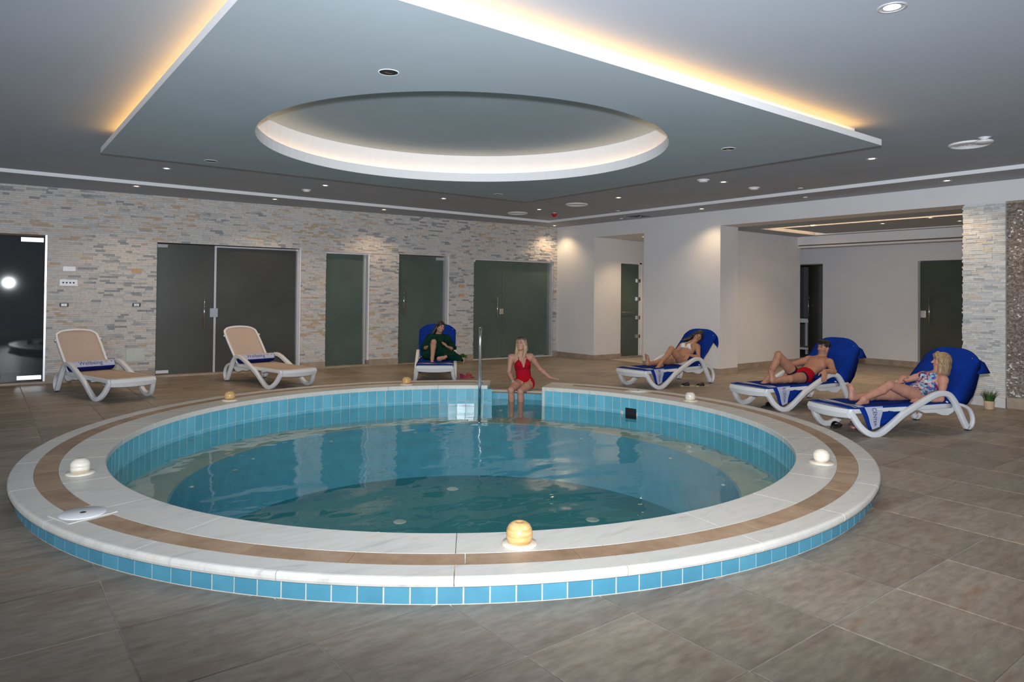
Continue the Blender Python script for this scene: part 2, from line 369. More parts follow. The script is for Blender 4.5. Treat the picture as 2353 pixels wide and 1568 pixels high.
def lathe(name, prof, mat, parent=None, n=32, loc=(0,0,0), smooth=True, close=True):
    vs, fs = [], []
    for r, z in prof:
        for k in range(n):
            a = 2*PI*k/n; vs.append((r*math.cos(a), r*math.sin(a), z))
    for i in range(len(prof)-1):
        for k in range(n):
            a, b = i*n+k, i*n+(k+1) % n; fs.append((a, b, b+n, a+n))
    if close:
        fs.append(tuple(range(n-1, -1, -1))); fs.append(tuple((len(prof)-1)*n+k for k in range(n)))
    o = mesh_obj(name, vs, fs, mat, parent, smooth); o.location = loc
    bmx = bmesh.new(); bmx.from_mesh(o.data); bmesh.ops.recalc_face_normals(bmx, faces=bmx.faces); bmx.to_mesh(o.data); bmx.free()
    return o
def catmull(pts, n=6):
    pts = [Vector(p) for p in pts]; out = []
    for i in range(len(pts)-1):
        p0 = pts[max(i-1,0)]; p1 = pts[i]; p2 = pts[i+1]; p3 = pts[min(i+2, len(pts)-1)]
        for k in range(n):
            t = k/n
            out.append(.5*((2*p1)+(-p0+p2)*t+(2*p0-5*p1+4*p2-p3)*t*t+(-p0+3*p1-3*p2+p3)*t**3))
    out.append(pts[-1]); return out
def sweep(bm, pts, w, h, side=None, closed=False, round_n=3, widths=None):
    """rounded-rectangle section (w along 'side', h across) swept along pts"""
    pts = [Vector(p) for p in pts]; rings = []
    sec = []
    for cx_, cy_, a0 in ((1,1,0),(-1,1,90),(-1,-1,180),(1,-1,270)):
        for k in range(round_n):
            a = R(a0+90*k/(round_n-1)); sec.append((cx_*.5+.0, cy_*.5, math.cos(a), math.sin(a)))
    n = len(pts)
    for i, p in enumerate(pts):
        if closed: t = (pts[(i+1) % n]-pts[i-1]).normalized()
        else: t = (pts[min(i+1, n-1)]-pts[max(i-1, 0)]).normalized()
        s = Vector(side) if side is not None else Vector((0,0,1)).cross(t)
        if s.length < 1e-4: s = Vector((1,0,0))
        s = (s - t*s.dot(t)).normalized(); u = t.cross(s).normalized()
        ww = w if widths is None else widths[i]
        rr = min(ww, h)*.24
        ring = []
        for cx_, cy_, ca, sa in sec:
            ring.append(bm.verts.new(p + s*((ww-2*rr)*cx_+rr*ca) + u*((h-2*rr)*cy_+rr*sa)))
        rings.append(ring)
    m = len(sec)
    for i in range(n if closed else n-1):
        a, b = rings[i], rings[(i+1) % n]
        for k in range(m): bm.faces.new((a[k], a[(k+1) % m], b[(k+1) % m], b[k]))
    if not closed:
        bm.faces.new(list(reversed(rings[0]))); bm.faces.new(rings[-1])
def tube(bm, pts, r, n=12, closed=False):
    pts = [Vector(p) for p in pts]; rings = []; prev = None; N_ = len(pts)
    for i, p in enumerate(pts):
        if closed: t = (pts[(i+1) % N_]-pts[i-1]).normalized()
        else: t = (pts[min(i+1, N_-1)]-pts[max(i-1, 0)]).normalized()
        if prev is None:
            s = t.cross(Vector((0,0,1)));
            if s.length < .05: s = t.cross(Vector((1,0,0)))
        else: s = prev - t*prev.dot(t)
        s.normalize(); prev = s; u = t.cross(s); rr = r if not hasattr(r, '__len__') else r[i]
        rings.append([bm.verts.new(p+s*(rr*math.cos(2*PI*k/n))+u*(rr*math.sin(2*PI*k/n))) for k in range(n)])
    for i in range(N_ if closed else N_-1):
        a, b = rings[i], rings[(i+1) % N_]
        for k in range(n): bm.faces.new((a[k], a[(k+1) % n], b[(k+1) % n], b[k]))
    if not closed: bm.faces.new(list(reversed(rings[0]))); bm.faces.new(rings[-1])
def tube_obj(name, pts, r, mat, parent=None, n=12, closed=False):
    bm = bmesh.new(); tube(bm, pts, r, n, closed); return bm_obj(name, bm, mat, parent, smooth=True)
def inst(name, me, parent, loc=(0,0,0), rz=0):
    o = bpy.data.objects.new(name, me); o.location = loc; o.rotation_euler = (0,0,rz)
    COL.objects.link(o); o.parent = parent; return o
def copy_tree(src, parent=None):
    c = src.copy(); COL.objects.link(c); c.parent = parent
    for ch in list(src.children): copy_tree(ch, c)
    return c
def text_verts(body, size):
    cu = bpy.data.curves.new('t', 'FONT'); cu.body = body; cu.size = size; cu.extrude = 0.0
    o = bpy.data.objects.new('t', cu); COL.objects.link(o)
    dg = bpy.context.evaluated_depsgraph_get(); me = bpy.data.meshes.new_from_object(o.evaluated_get(dg))
    bmx = bmesh.new(); bmx.from_mesh(me); bmesh.ops.triangulate(bmx, faces=bmx.faces); bmesh.ops.subdivide_edges(bmx, edges=[e for e in bmx.edges if e.calc_length() > size*.25], cuts=2)
    bmesh.ops.triangulate(bmx, faces=bmx.faces)
    v = [tuple(x.co) for x in bmx.verts]; bmx.verts.index_update(); f = [[x.index for x in p.verts] for p in bmx.faces]; bmx.free()
    bpy.data.objects.remove(o); bpy.data.curves.remove(cu); bpy.data.meshes.remove(me)
    xs = [a[0] for a in v]; ys = [a[1] for a in v]
    return v, f, (min(xs), max(xs), min(ys), max(ys))

# ================================================================== SETTING
CX, CY = 3.713, 5.551           # pool centre
RO, RI, RIM = 3.55, 2.985, .14  # kerb outer and inner radius, height
GAP0, GAP1 = 35.0, 49.8         # entry gap in the far kerb (degrees)
WL = -.12                       # water level
SOF, CEIL, PAN, RECZ = 2.965, 3.015, 2.85, 3.20
XR = 10.56                      # plane of the white right wall
W0 = Vector((10.56, 11.98, 0)); DU = Vector((-1, .055, 0)).normalized(); NN = Vector((-DU.y, DU.x, 0))
WM = Matrix(((DU.x, NN.x, 0, W0.x), (DU.y, NN.y, 0, W0.y), (0, 0, 1, 0), (0,0,0,1)))   # wall frame: u to the left, n into the room

# ---- floor ----------------------------------------------------------------
TP = .6155; TQ = .589; TX0 = .488; TY0 = .935
bm = bmesh.new()
n = 96; circ = []; sq = []
for k in range(n):
    a = 2*PI*k/n; circ.append(bm.verts.new((CX+3.3*math.cos(a), CY+3.3*math.sin(a), -.006)))
    ca, sa = math.cos(a), math.sin(a)
    tx = ((18-CX) if ca > 0 else (CX+4))/max(abs(ca), 1e-6); ty = ((14.5-CY) if sa > 0 else (CY+4))/max(abs(sa), 1e-6); t = min(tx, ty)
    sq.append(bm.verts.new((CX+t*ca, CY+t*sa, -.006)))
for k in range(n): bm.faces.new((circ[k], sq[k], sq[(k+1) % n], circ[(k+1) % n]))
floor = tag(bm_obj('floor', bm, M['grout']), 'tiled floor around the pool, stone-look beige brown tiles with pale joints', 'floor', kind='structure')
gw = .0025
tile_me = {}
bmq = bmesh.new(); bx(bmq, -TP/2+gw, TP/2-gw, -TQ/2+gw, TQ/2-gw, -.012, 0)
bmesh.ops.bevel(bmq, geom=[e for e in bmq.edges if min(v.co.z for v in e.verts) > -.001], offset=.003, segments=1, affect='EDGES')
tm = bpy.data.meshes.new('tile'); bmq.to_mesh(tm); bmq.free(); tm.materials.append(M['floor_tile'])
cells = []
for i in range(-6, 27):
    for j in range(-6, 21):
        x = TX0+(i+.5)*TP; y = TY0+(j+.5)*TQ
        if i >= 14 and True: pass
        r = math.hypot(x-CX, y-CY)
        if y > 12.9 or x > 15.3: continue
        if x > 10.9 and (y > 8.2 or y < 3.0): continue
        if r < 2.75: continue
        # only what the camera side of the room can show
        cx_ = x*math.cos(YAW)-y*math.sin(YAW); cz_ = x*math.sin(YAW)+y*math.cos(YAW)
        if cz_ < .6 or abs(cx_)/cz_ > .95: continue
        cells.append((math.hypot(x, y), x, y, r, i, j))
cells.sort()
stuff = bmesh.new(); cnt = 0
for d, x, y, r, i, j in cells:
    if r > 3.95:
        if cnt < 298:
            inst('tile', tm, floor, (x, y, 0)); cnt += 1
        else:
            bx(stuff, x-TP/2+gw, x+TP/2-gw, y-TQ/2+gw, y+TQ/2-gw, -.012, 0)
    else:                                    # cut along the kerb
        bmq = bmesh.new(); K = 10; got = False
        vv = {}
        def gv(a, b):
            if (a, b) not in vv:
                vv[(a, b)] = bmq.verts.new((-TP/2+gw+(TP-2*gw)*a/K, -TQ/2+gw+(TQ-2*gw)*b/K, 0))
            return vv[(a, b)]
        for a in range(K):
            for b in range(K):
                px = x+TP*((a+.5)/K-.5); py = y+TQ*((b+.5)/K-.5)
                ang = math.degrees(math.atan2(py-CY, px-CX)); rr = math.hypot(px-CX, py-CY)
                lim = 3.56 if GAP0-1 < ang < GAP1+1 else 3.36
                if rr > lim: bmq.faces.new((gv(a,b), gv(a+1,b), gv(a+1,b+1), gv(a,b+1))); got = True
        if got:
            me = bpy.data.meshes.new('tile'); bmq.to_mesh(me); me.materials.append(M['floor_tile'])
            inst('tile', me, floor, (x, y, 0)) if cnt < 300 else None; cnt += 1
        bmq.free()
sf = bm_obj('tile_field', stuff, M['floor_tile'], floor); sf['kind'] = 'stuff'

# ---- left wall: split-face stone with glass doors --------------------------
DOORS = [(9.775, 13.0, 2.24), (5.93, 8.29, 2.205), (4.60, 5.465, 2.175), (2.84, 3.985, 2.185), (.10, 2.245, 2.16)]
wl = tag(empty('wall_left'), 'long wall clad in thin split-face stone strips between the glass doors', 'wall', kind='structure')
bm = bmesh.new(); edges_u = [(-.1, .10)]; prev = -.1
for u0, u1, zt in sorted(DOORS):
    bx(bm, prev, u0, -.28, -.012, 0, 3.05, WM); bx(bm, u0, u1, -.28, -.012, zt, 3.05, WM); prev = u1
bm_obj('wall_core', bm, M['stone'], wl)
bricks = []
zrow = .125; k = 0
while zrow < 2.99:
    h = .0315; u = -.02-random.random()*.1
    while u < 13.0:
        w = random.choice((.08,.11,.13,.13,.16,.19)); bricks.append((u, u+w, zrow, min(zrow+h, 3.0))); u += w
    zrow += h
def in_door(u0, u1, z0, z1):
    out = [(u0, u1)]
    for a, b, zt in DOORS:
        if z0 < zt-.008:
            nx = []
            for s, e in out:
                if e <= a or s >= b: nx.append((s, e))
                else:
                    if s < a-.01: nx.append((s, a))
                    if e > b+.01: nx.append((b, e))
            out = nx
    return out
PLATES = [(9.37,9.62,1.46,1.58),(9.40,9.58,1.69,1.78),(9.47,9.62,1.15,1.22),(8.50,8.62,1.15,1.22),(8.50,8.66,1.69,1.76),(8.44,8.72,.27,.50),(2.46,2.61,1.53,1.61),(2.46,2.61,1.335,1.42)]
allb = []
for u0, u1, z0, z1 in bricks:
    for s, e in in_door(u0, u1, z0, z1):
        s = max(s, 0.0)
        if e-s < .012: continue
        if any(s < b and e > a and z0 < d and z1 > c for a, b, c, d in PLATES):
            continue
        allb.append((s, e, z0, z1))
near = sorted(range(len(allb)), key=lambda i: abs((allb[i][0]+allb[i][1])/2-9.0)*1.0+abs(allb[i][2]-1.45)*.9)[:300]
near = set(near); bm = bmesh.new(); bcache = {}
for i, (s, e, z0, z1) in enumerate(allb):
    p = random.choice((.0,.004,.008,.012,.016)); g = .0008
    if i in near:
        w = round(e-s, 2); key = (w, p)
        if key not in bcache:
            b2 = bmesh.new(); bx(b2, -w/2+g, w/2-g, -.014, .004+p, -.0157+g, .0157-g, WM.to_3x3().to_4x4())
            me = bpy.data.meshes.new('brick'); b2.to_mesh(me); b2.free(); me.materials.append(M['stone']); bcache[key] = me
        c = WM @ Vector(((s+e)/2, 0, (z0+z1)/2)); inst('brick', bcache[key], wl, c)
    else: bx(bm, s+g, e-g, -.014, .004+p, z0+g, z1-g, WM)
st = bm_obj('stone_strips', bm, M['stone'], wl); st['kind'] = 'stuff'

def pier_base(name, spans, label):
    t = tag(empty(name), label, 'baseboard', kind='structure')
    for (a, b) in spans:
        bm = bmesh.new(); nseg = max(1, round((b-a)/.6)); w = (b-a)/nseg
        for q in range(nseg):
            bm2 = bmesh.new(); bx(bm2, a+q*w+.001, a+(q+1)*w-.001, -.20, .024, 0, .125, WM); bm_obj('skirting_stone', bm2, M['base_stone'], t)
        bm.free()
    return t
pier_base('baseboard_left', [(8.29, 9.775), (5.465, 5.93), (3.985, 4.60), (2.245, 2.84), (-.02, .10)], 'brown stone skirting along the foot of the stone clad wall')

def wall_box(name, u0, u1, n0, n1, z0, z1, mat, parent, bevel=0):
    return box(name, u0, u1, n0, n1, z0, z1, mat, parent, bevel, WM)
def pull_handle(parent, u, z0, z1, n0=-.10, mat=None, two=True):
    h = empty('handle', (0,0,0), 0, parent)
    P = lambda a, b, c: WM @ Vector((a, b, c))
    tube_obj('grip_bar', [P(u, n0+.05, z0), P(u, n0+.05, z1)], .011, M['chrome'], h)
    for z in (z0+.09, z1-.09): tube_obj('stand_off', [P(u, n0, z), P(u, n0+.05, z)], .008, M['chrome'], h)
    if two:
        tube_obj('grip_bar', [P(u, n0-.07, z0), P(u, n0-.07, z1)], .011, M['chrome'], h)
    return h
def door_left(nm, lab, cat='door'): return tag(empty(nm), lab, cat, kind='structure')
# door 1: clear tinted glass at the left edge of the picture
d1 = door_left('door_1', 'dark clear glass door at the far left of the stone wall, chrome corner clamps')
box('glass_pane', 0, 1.2, -.005, .005, .03, 2.215, M['glass_clear'], d1, 0, WM @ Matrix.Translation((9.80, -.10, 0)) @ Matrix.Rotation(R(1.6), 4, 'Z'))
wall_box('frame', 9.775, 9.80, -.14, -.03, 0, 2.24, M['clear_frame'], d1); wall_box('door_head', 9.80, 13, -.14, -.06, 2.215, 2.245, M['brown_trim'], d1)
wall_box('hinge_clamp', 9.82, 10.10, -.115, -.085, 2.13, 2.195, M['chrome'], d1); wall_box('hinge_clamp', 9.82, 10.12, -.115, -.085, .06, .12, M['chrome'], d1)
wall_box('sill', 9.775, 13, -.25, .03, 0, .03, M['base_stone'], d1)
wall_box('glass_pane', 11.02, 13.0, -.105, -.095, .03, 2.215, M['glass_clear'], d1)
# door 2
d2 = door_left('door_2', 'double-width smoked glass door behind the second empty lounger')
wall_box('glass_pane', 7.40, 8.28, -.105, -.095, .03, 2.19, M['glass_dark'], d2); wall_box('glass_pane', 5.985, 7.355, -.105, -.095, .03, 2.165, M['glass_dark'], d2)
wall_box('mullion', 7.36, 7.395, -.12, -.08, .03, 2.19, M['clear_frame'], d2); wall_box('frame', 5.95, 5.985, -.13, -.05, .03, 2.19, M['clear_frame'], d2)
wall_box('frame', 5.985, 7.36, -.12, -.07, 2.165, 2.19, M['clear_frame'], d2); wall_box('jamb', 5.93, 5.951, -.26, -.005, 0, 2.205, M['white_edge'], d2)
wall_box('lock', 7.33, 7.45, -.12, -.075, .97, 1.12, M['chrome'], d2); wall_box('hinge_clamp', 8.12, 8.27, -.12, -.085, 2.13, 2.18, M['chrome'], d2); wall_box('hinge_clamp', 8.08, 8.27, -.12, -.085, .05, .10, M['clear_frame'], d2)
wall_box('sill', 5.93, 8.29, -.25, .02, 0, .03, M['base_stone'], d2); pull_handle(d2, 7.55, .80, 1.32, -.095, two=False)
# door 3
d3 = door_left('door_3', 'narrow frosted green glass panel with a white jamb, third opening of the stone wall')
wall_box('glass_pane', 4.685, 5.46, -.105, -.095, .03, 2.145, M['glass_green'], d3); wall_box('jamb', 4.60, 4.622, -.26, -.005, .11, 2.175, M['white_edge'], d3)
wall_box('frame', 4.65, 4.685, -.125, -.06, .03, 2.145, M['clear_frame'], d3); wall_box('frame', 4.622, 5.46, -.125, -.05, 2.145, 2.172, M['white_edge'], d3); wall_box('sill', 4.60, 5.465, -.25, .015, 0, .03, M['base_stone'], d3)
# door 4
d4 = door_left('door_4', 'frosted green glass door with chrome pull bars behind the woman in green')
wall_box('glass_pane', 2.935, 3.98, -.105, -.095, .015, 2.175, M['glass_green'], d4); wall_box('jamb', 2.84, 2.865, -.26, -.005, .0, 2.185, M['white_edge'], d4)
wall_box('hinge_clamp', 2.90, 3.10, -.12, -.08, 2.10, 2.155, M['chrome'], d4); wall_box('sill', 2.84, 3.985, -.25, .01, 0, .012, M['base_stone'], d4)
pull_handle(d4, 3.84, .98, 1.53)
# door 5
d5 = door_left('door_5', 'wide two-panel frosted green glass door in the corner by the white wall')
wall_box('glass_pane', 1.455, 2.24, -.105, -.095, .015, 2.15, M['glass_green'], d5); wall_box('glass_pane', .12, 1.445, -.115, -.105, .03, 2.14, M['glass_green'], d5)
wall_box('frame', .10, .125, -.13, -.02, 0, 2.16, M['clear_frame'], d5); wall_box('frame', .125, 2.24, -.13, -.06, 2.14, 2.158, M['white_edge'], d5)
wall_box('lock', 1.42, 1.50, -.12, -.08, .97, 1.09, M['chrome'], d5); wall_box('hinge_clamp', 2.15, 2.235, -.12, -.085, 2.10, 2.14, M['chrome'], d5); wall_box('sill', .10, 2.245, -.25, .01, 0, .014, M['marble'], d5)
pull_handle(d5, 1.60, .83, 1.34)
# room seen through door 1
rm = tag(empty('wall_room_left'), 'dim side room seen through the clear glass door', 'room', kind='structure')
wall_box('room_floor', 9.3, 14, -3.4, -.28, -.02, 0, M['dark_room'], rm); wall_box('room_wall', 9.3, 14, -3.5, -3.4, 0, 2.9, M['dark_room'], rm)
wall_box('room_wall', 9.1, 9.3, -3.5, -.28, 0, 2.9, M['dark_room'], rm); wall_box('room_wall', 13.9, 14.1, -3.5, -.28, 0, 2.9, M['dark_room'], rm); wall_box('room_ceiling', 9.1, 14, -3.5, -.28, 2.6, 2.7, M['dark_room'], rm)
# backing behind the frosted doors
bk = tag(empty('wall_rooms_behind'), 'dark closed rooms behind the frosted doors', 'wall', kind='structure')
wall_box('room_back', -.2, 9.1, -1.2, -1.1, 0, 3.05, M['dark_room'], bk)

# ---- right wall -------------------------------------------------------------
wr = tag(empty('wall_right'), 'white plastered wall with a door recess and wide header beam on the right', 'wall', kind='structure')
bm = bmesh.new(); bx(bm, XR, 11.40, 10.75, 12.4, 0, 3.05); bm_obj('wall_block', bm, M['plaster'], wr)
bm = bmesh.new(); bx(bm, XR, 13.0, 9.34, 10.75, 2.667, 3.05); bm_obj('recess_header', bm, M['plaster'], wr)
bm = bmesh.new(); bx(bm, 11.40, 13.0, 10.79, 12.4, 2.16, 2.667); bx(bm, 12.14, 13.0, 10.79, 12.4, 0, 2.16); bx(bm, 11.40, 12.14, 11.6, 12.4, 0, 2.16); bm_obj('recess_wall', bm, M['plaster'], wr)
bm = bmesh.new(); bx(bm, XR, 11.10, 7.53, 9.34, 0, 3.05); bm_obj('pillar', bm, M['plaster'], wr)
bm = bmesh.new(); bx(bm, XR, 11.02, -3.5, 7.53, 2.69, 3.05); bm_obj('header_beam', bm, M['plaster'], wr)
bm = bmesh.new(); bx(bm, 11.10, 13.90, 7.90, 9.34, 0, 2.70); bx(bm, 13.0, 13.2, 9.34, 12.4, 0, 3.05); bm_obj('annex_side_wall', bm, M['plaster'], wr)
wf = tag(empty('wall_far'), 'pale far wall of the annex with a glass door and an open doorway', 'wall', kind='structure')
bm = bmesh.new(); bx(bm, 15.1, 15.25, 8.75, 10.4, 0, 2.9); bx(bm, 15.1, 15.25, 6.04, 8.04, 0, 2.9); bx(bm, 15.1, 15.25, 8.04, 8.75, 2.165, 2.9); bx(bm, 15.1, 15.25, 4.95, 6.04, 2.172, 2.9); bx(bm, 15.1, 15.25, 1.0, 4.95, 0, 2.9)
bm_obj('wall_face', bm, M['plaster'], wf)
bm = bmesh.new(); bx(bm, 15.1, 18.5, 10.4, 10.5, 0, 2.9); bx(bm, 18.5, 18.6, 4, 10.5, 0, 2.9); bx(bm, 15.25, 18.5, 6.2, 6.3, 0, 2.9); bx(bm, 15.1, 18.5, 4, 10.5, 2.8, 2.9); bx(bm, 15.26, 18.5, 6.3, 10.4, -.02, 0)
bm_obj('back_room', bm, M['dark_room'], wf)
bm = bmesh.new(); bx(bm, 13.80, 13.95, 1.0, 7.9, 2.515, 2.75); bm_obj('annex_beam', bm, M['plaster'], wf)
bm = bmesh.new(); bx(bm, 13.802, 13.95, 1.0, 7.9, 2.455, 2.49); bm_obj('annex_beam_trim', bm, M['plaster'], wf)
bm = bmesh.new(); bx(bm, 13.84, 13.93, 1.0, 7.9, 2.49, 2.515); bm_obj('painted_shadow_gap', bm, M['brown_trim'], wf)  # dark brown strip under the beam, the gap's shadow put into its colour

b = tag(empty('baseboard_right'), 'brown stone skirting along the white walls', 'baseboard', kind='structure')
def skirt(x0, x1, y0, y1, z1=.105):
    nseg = max(1, round(max(x1-x0, y1-y0)/.6))
    for q in range(nseg):
        bm = bmesh.new()
        if x1-x0 > y1-y0: bx(bm, x0+(x1-x0)*q/nseg+.001, x0+(x1-x0)*(q+1)/nseg-.001, y0, y1, 0, z1)
        else: bx(bm, x0, x1, y0+(y1-y0)*q/nseg+.001, y0+(y1-y0)*(q+1)/nseg-.001, 0, z1)
        bm_obj('skirting_stone', bm, M['base_stone'], b)
skirt(XR-.02, XR, 10.73, 12.0); skirt(XR, 11.40, 10.73, 10.75); skirt(XR-.02, XR, 7.51, 9.34); skirt(XR, 11.10, 7.51, 7.53); skirt(11.10, 13.90, 7.88, 7.90); skirt(15.08, 15.1, 6.04, 8.04, .12)
# skirting's brown base of the chip mosaic wall
cw = tag(empty('wall_column'), 'white split-face stone column at the right edge of the annex opening', 'column', kind='structure')
CY0, CY1 = 3.165, 3.655
bm = bmesh.new(); bx(bm, XR+.014, 11.0, CY0, CY1-.01, 0, 2.69); bm_obj('column_core', bm, M['plaster'], cw)
zr = .13; pieces = []
while zr < 2.665:
    h = .0265; y = CY0
    while y < CY1-.001:
        w = random.choice((.06,.09,.12,.15)); e = min(y+w, CY1)
        if CY1-e < .03: e = CY1
        pieces.append((y, e, zr, min(zr+h, 2.69))); y = e
    zr += h
bm = bmesh.new(); colc = {}
order = sorted(range(len(pieces)), key=lambda i: -(pieces[i][1]-pieces[i][0])); big = set(order[:290])
for i, (y0, y1, z0, z1) in enumerate(pieces):
    p = random.choice((0,.003,.006,.010)); ex = random.choice((0, 0, .006, .012)) if y1 >= CY1-.001 else 0
    if i in big:
        me = bpy.data.meshes.new('brick'); b2 = bmesh.new(); bx(b2, -p, .016, -(y1-y0)/2+.0007, (y1-y0)/2-.0007+ex, -.0125, .0125); b2.to_mesh(me); b2.free(); me.materials.append(M['stone_col'])
        inst('brick', me, cw, (XR, (y0+y1)/2, (z0+z1)/2))
    else: bx(bm, XR-p, XR+.016, y0+.0007, y1-.0007+ex, z0+.0007, z1-.0007)
o = bm_obj('stone_strips', bm, M['stone_col'], cw); o['kind'] = 'stuff'
for a, c in ((CY0, 3.40), (3.402, CY1)):
    box('base_slab', XR-.012, XR+.05, a, c, 0, .128, M['stone_col'], cw)
mw = tag(empty('wall_mosaic'), 'brown chip mosaic wall at the right edge of the picture', 'wall', kind='structure')
box('wall_core', XR+.05, XR+.3, -3.5, CY0-.001, 0, 2.69, M['base_stone'], mw)
bm = bmesh.new(); zz = .14
while zz < 2.66:
    y = 1.9+random.random()*.02
    while y < CY0-.004:
        w = random.choice((.018,.024,.03)); e = min(y+w, CY0-.002); d_ = random.choice((0,.004,.008)); bx(bm, XR+.035-d_, XR+.052, y+.001, e-.001, zz+.001, zz+.017)
        y = e
    zz += .018
o = bm_obj('mosaic_chips', bm, M['mosaic'], mw); o['kind'] = 'stuff'
for q in range(6):
    box('skirting_stone', XR+.02, XR+.06, CY0-.002-(q+1)*.6, CY0-.004-q*.6, 0, .14, M['base_stone'], mw)

# doors on the right
d6 = tag(empty('door_6'), 'narrow frosted green glass door with four hinges in the wall recess', 'door', kind='structure')
box('glass_pane', 11.44, 12.07, 10.83, 10.84, .03, 2.12, M['glass_green'], d6); box('frame', 12.075, 12.14, 10.80, 10.86, 0, 2.16, M['white_edge'], d6)
box('door_head', 11.40, 12.14, 10.80, 10.86, 2.13, 2.16, M['white_edge'], d6); box('sill', 11.40, 12.14, 10.76, 11.0, 0, .03, M['base_stone'], d6)
for z in (.47, .90, 1.33, 1.75): box('hinge', 12.0, 12.10, 10.80, 10.85, z-.04, z+.04, M['chrome'], d6, .004)
tube_obj('grip_bar', [(11.46, 10.78, 1.03), (11.86, 10.78, 1.03)], .010, M['chrome'], d6)
for x in (11.52, 11.82): tube_obj('stand_off', [(x, 10.78, 1.03), (x, 10.83, 1.03)], .006, M['chrome'], d6)
d7 = tag(empty('door_7'), 'dark glass door standing ajar in the annex doorway, long chrome pulls', 'door', kind='structure')
dm = Matrix.Translation((15.12, 8.06, 0)) @ Matrix.Rotation(R(-28), 4, 'Z')
box('glass_pane', -.005, .005, .0, .52, .02, 2.14, M['glass_brown'], d7, 0, dm)
for s in (-1, 1):
    tube_obj('grip_bar', [dm @ Vector((s*.055, .44, .88)), dm @ Vector((s*.055, .44, 1.52))], .011, M['chrome'], d7)
    for z in (1.0, 1.4): tube_obj('stand_off', [dm @ Vector((0, .44, z)), dm @ Vector((s*.055, .44, z))], .008, M['chrome'], d7)
box('door_head', 15.09, 15.2, 8.04, 8.75, 2.145, 2.17, M['brown_trim'], d7)
d8 = tag(empty('door_8'), 'dark olive glass door beside the stone column, chrome pull and lock', 'door', kind='structure')
box('glass_pane', 15.16, 15.17, 4.95, 6.02, .02, 2.15, M['glass_olive'], d8)
tube_obj('grip_bar', [(15.10, 5.83, .86), (15.10, 5.83, 1.42)], .011, M['chrome'], d8)
for z in (.98, 1.33): tube_obj('stand_off', [(15.10, 5.83, z), (15.165, 5.83, z)], .008, M['chrome'], d8)
box('lock', 15.13, 15.18, 5.92, 6.0, 1.02, 1.16, M['chrome'], d8)
sh = tag(empty('shelf_unit', (15.9, 8.62, 0)), 'white shelf unit standing in the dim room behind the open doorway', 'shelf')
box('worktop', -.35, .35, -.30, .45, .80, .90, M['white_edge'], sh); box('shelf_board', -.33, .33, -.28, .43, .16, .21, M['white_edge'], sh)
for x, y in ((-.33,-.28),(-.33,.39),(.29,-.28),(.29,.39)): box('leg', x, x+.05, y, y+.05, 0, .80, M['white_edge'], sh)
box('back_panel', .30, .33, -.23, .39, .21, .80, M['dark_room'], sh)

# ---- ceiling ----------------------------------------------------------------
ce = tag(empty('ceiling'), 'suspended plaster ceiling with a square dropped panel and round cove recess', 'ceiling', kind='structure')
TX1, TY1 = 9.74, 11.32     # inner edges of the soffit step
bm = bmesh.new(); bx(bm, TX1, XR+.02, -3.5, 12.3, SOF, SOF+.3); bx(bm, -4, TX1, TY1, 13.2, SOF, SOF+.3); bm_obj('soffit', bm, M['ceiling'], ce)
bm = bmesh.new(); bx(bm, TX1-.006, TX1, -3.5, TY1, SOF+.001, CEIL+.005); bx(bm, -4, TX1, TY1-.006, TY1, SOF+.001, CEIL+.005); bm_obj('step_edge', bm, M['white_edge'], ce)
# main slab with a round hole for the recess
PCX, PCY, RH = 3.80, 5.685, 1.965
def slab_with_hole(bm, x0, x1, y0, y1, z, rh, n=96, flip=True):
    inner = []; outer = []
    for k in range(n):
        a = 2*PI*k/n; ca, sa = math.cos(a), math.sin(a)
        inner.append(bm.verts.new((PCX+rh*ca, PCY+rh*sa, z)))
        t = min(((x1-PCX) if ca > 0 else (PCX-x0))/max(abs(ca), 1e-6), ((y1-PCY) if sa > 0 else (PCY-y0))/max(abs(sa), 1e-6))
        outer.append(bm.verts.new((PCX+t*ca, PCY+t*sa, z)))
    # exact corners
    for k in range(n):
        a, b2 = outer[k].co, outer[(k+1) % n].co
        f = [inner[k], outer[k], outer[(k+1) % n], inner[(k+1) % n]]
        if abs(a.x-b2.x) > 1e-5 and abs(a.y-b2.y) > 1e-5:
            c = bm.verts.new((x1 if max(a.x, b2.x) > PCX+ (x1-PCX)*.99 else x0, y1 if max(a.y, b2.y) > PCY+(y1-PCY)*.99 else y0, z)); f.insert(2, c)
        bm.faces.new(f)
    return inner, outer
bm = bmesh.new(); slab_with_hole(bm, -4, TX1, -3.5, TY1, CEIL, 2.15); bm_obj('main_ceiling', bm, M['ceiling'], ce)
PX0, PX1, PY0, PY1 = .98, 6.69, 2.995, 8.33
bm = bmesh.new(); inner, outer = slab_with_hole(bm, PX0, PX1, PY0, PY1, PAN, RH); bm_obj('ceiling_panel', bm, M['panel'], ce)
bm = bmesh.new()
for (x0, x1, y0, y1) in ((PX0, PX1, PY0, PY0+.05), (PX0, PX1, PY1-.05, PY1), (PX0, PX0+.05, PY0+.05, PY1-.05), (PX1-.05, PX1, PY0+.05, PY1-.05)): bx(bm, x0, x1, y0, y1, PAN+.0005, PAN+.058)
bm_obj('panel_edge', bm, M['white_edge'], ce)
bm = bmesh.new()
for (x0, x1, y0, y1) in ((PX0+.05, PX1-.05, PY0+.05, PY0+.17), (PX0+.05, PX1-.05, PY1-.17, PY1-.05), (PX0+.05, PX0+.17, PY0+.17, PY1-.17), (PX1-.17, PX1-.05, PY0+.17, PY1-.17)): bx(bm, x0, x1, y0, y1, PAN+.02, PAN+.045)
bm_obj('cove_shelf', bm, M['white_edge'], ce)
bm = bmesh.new()
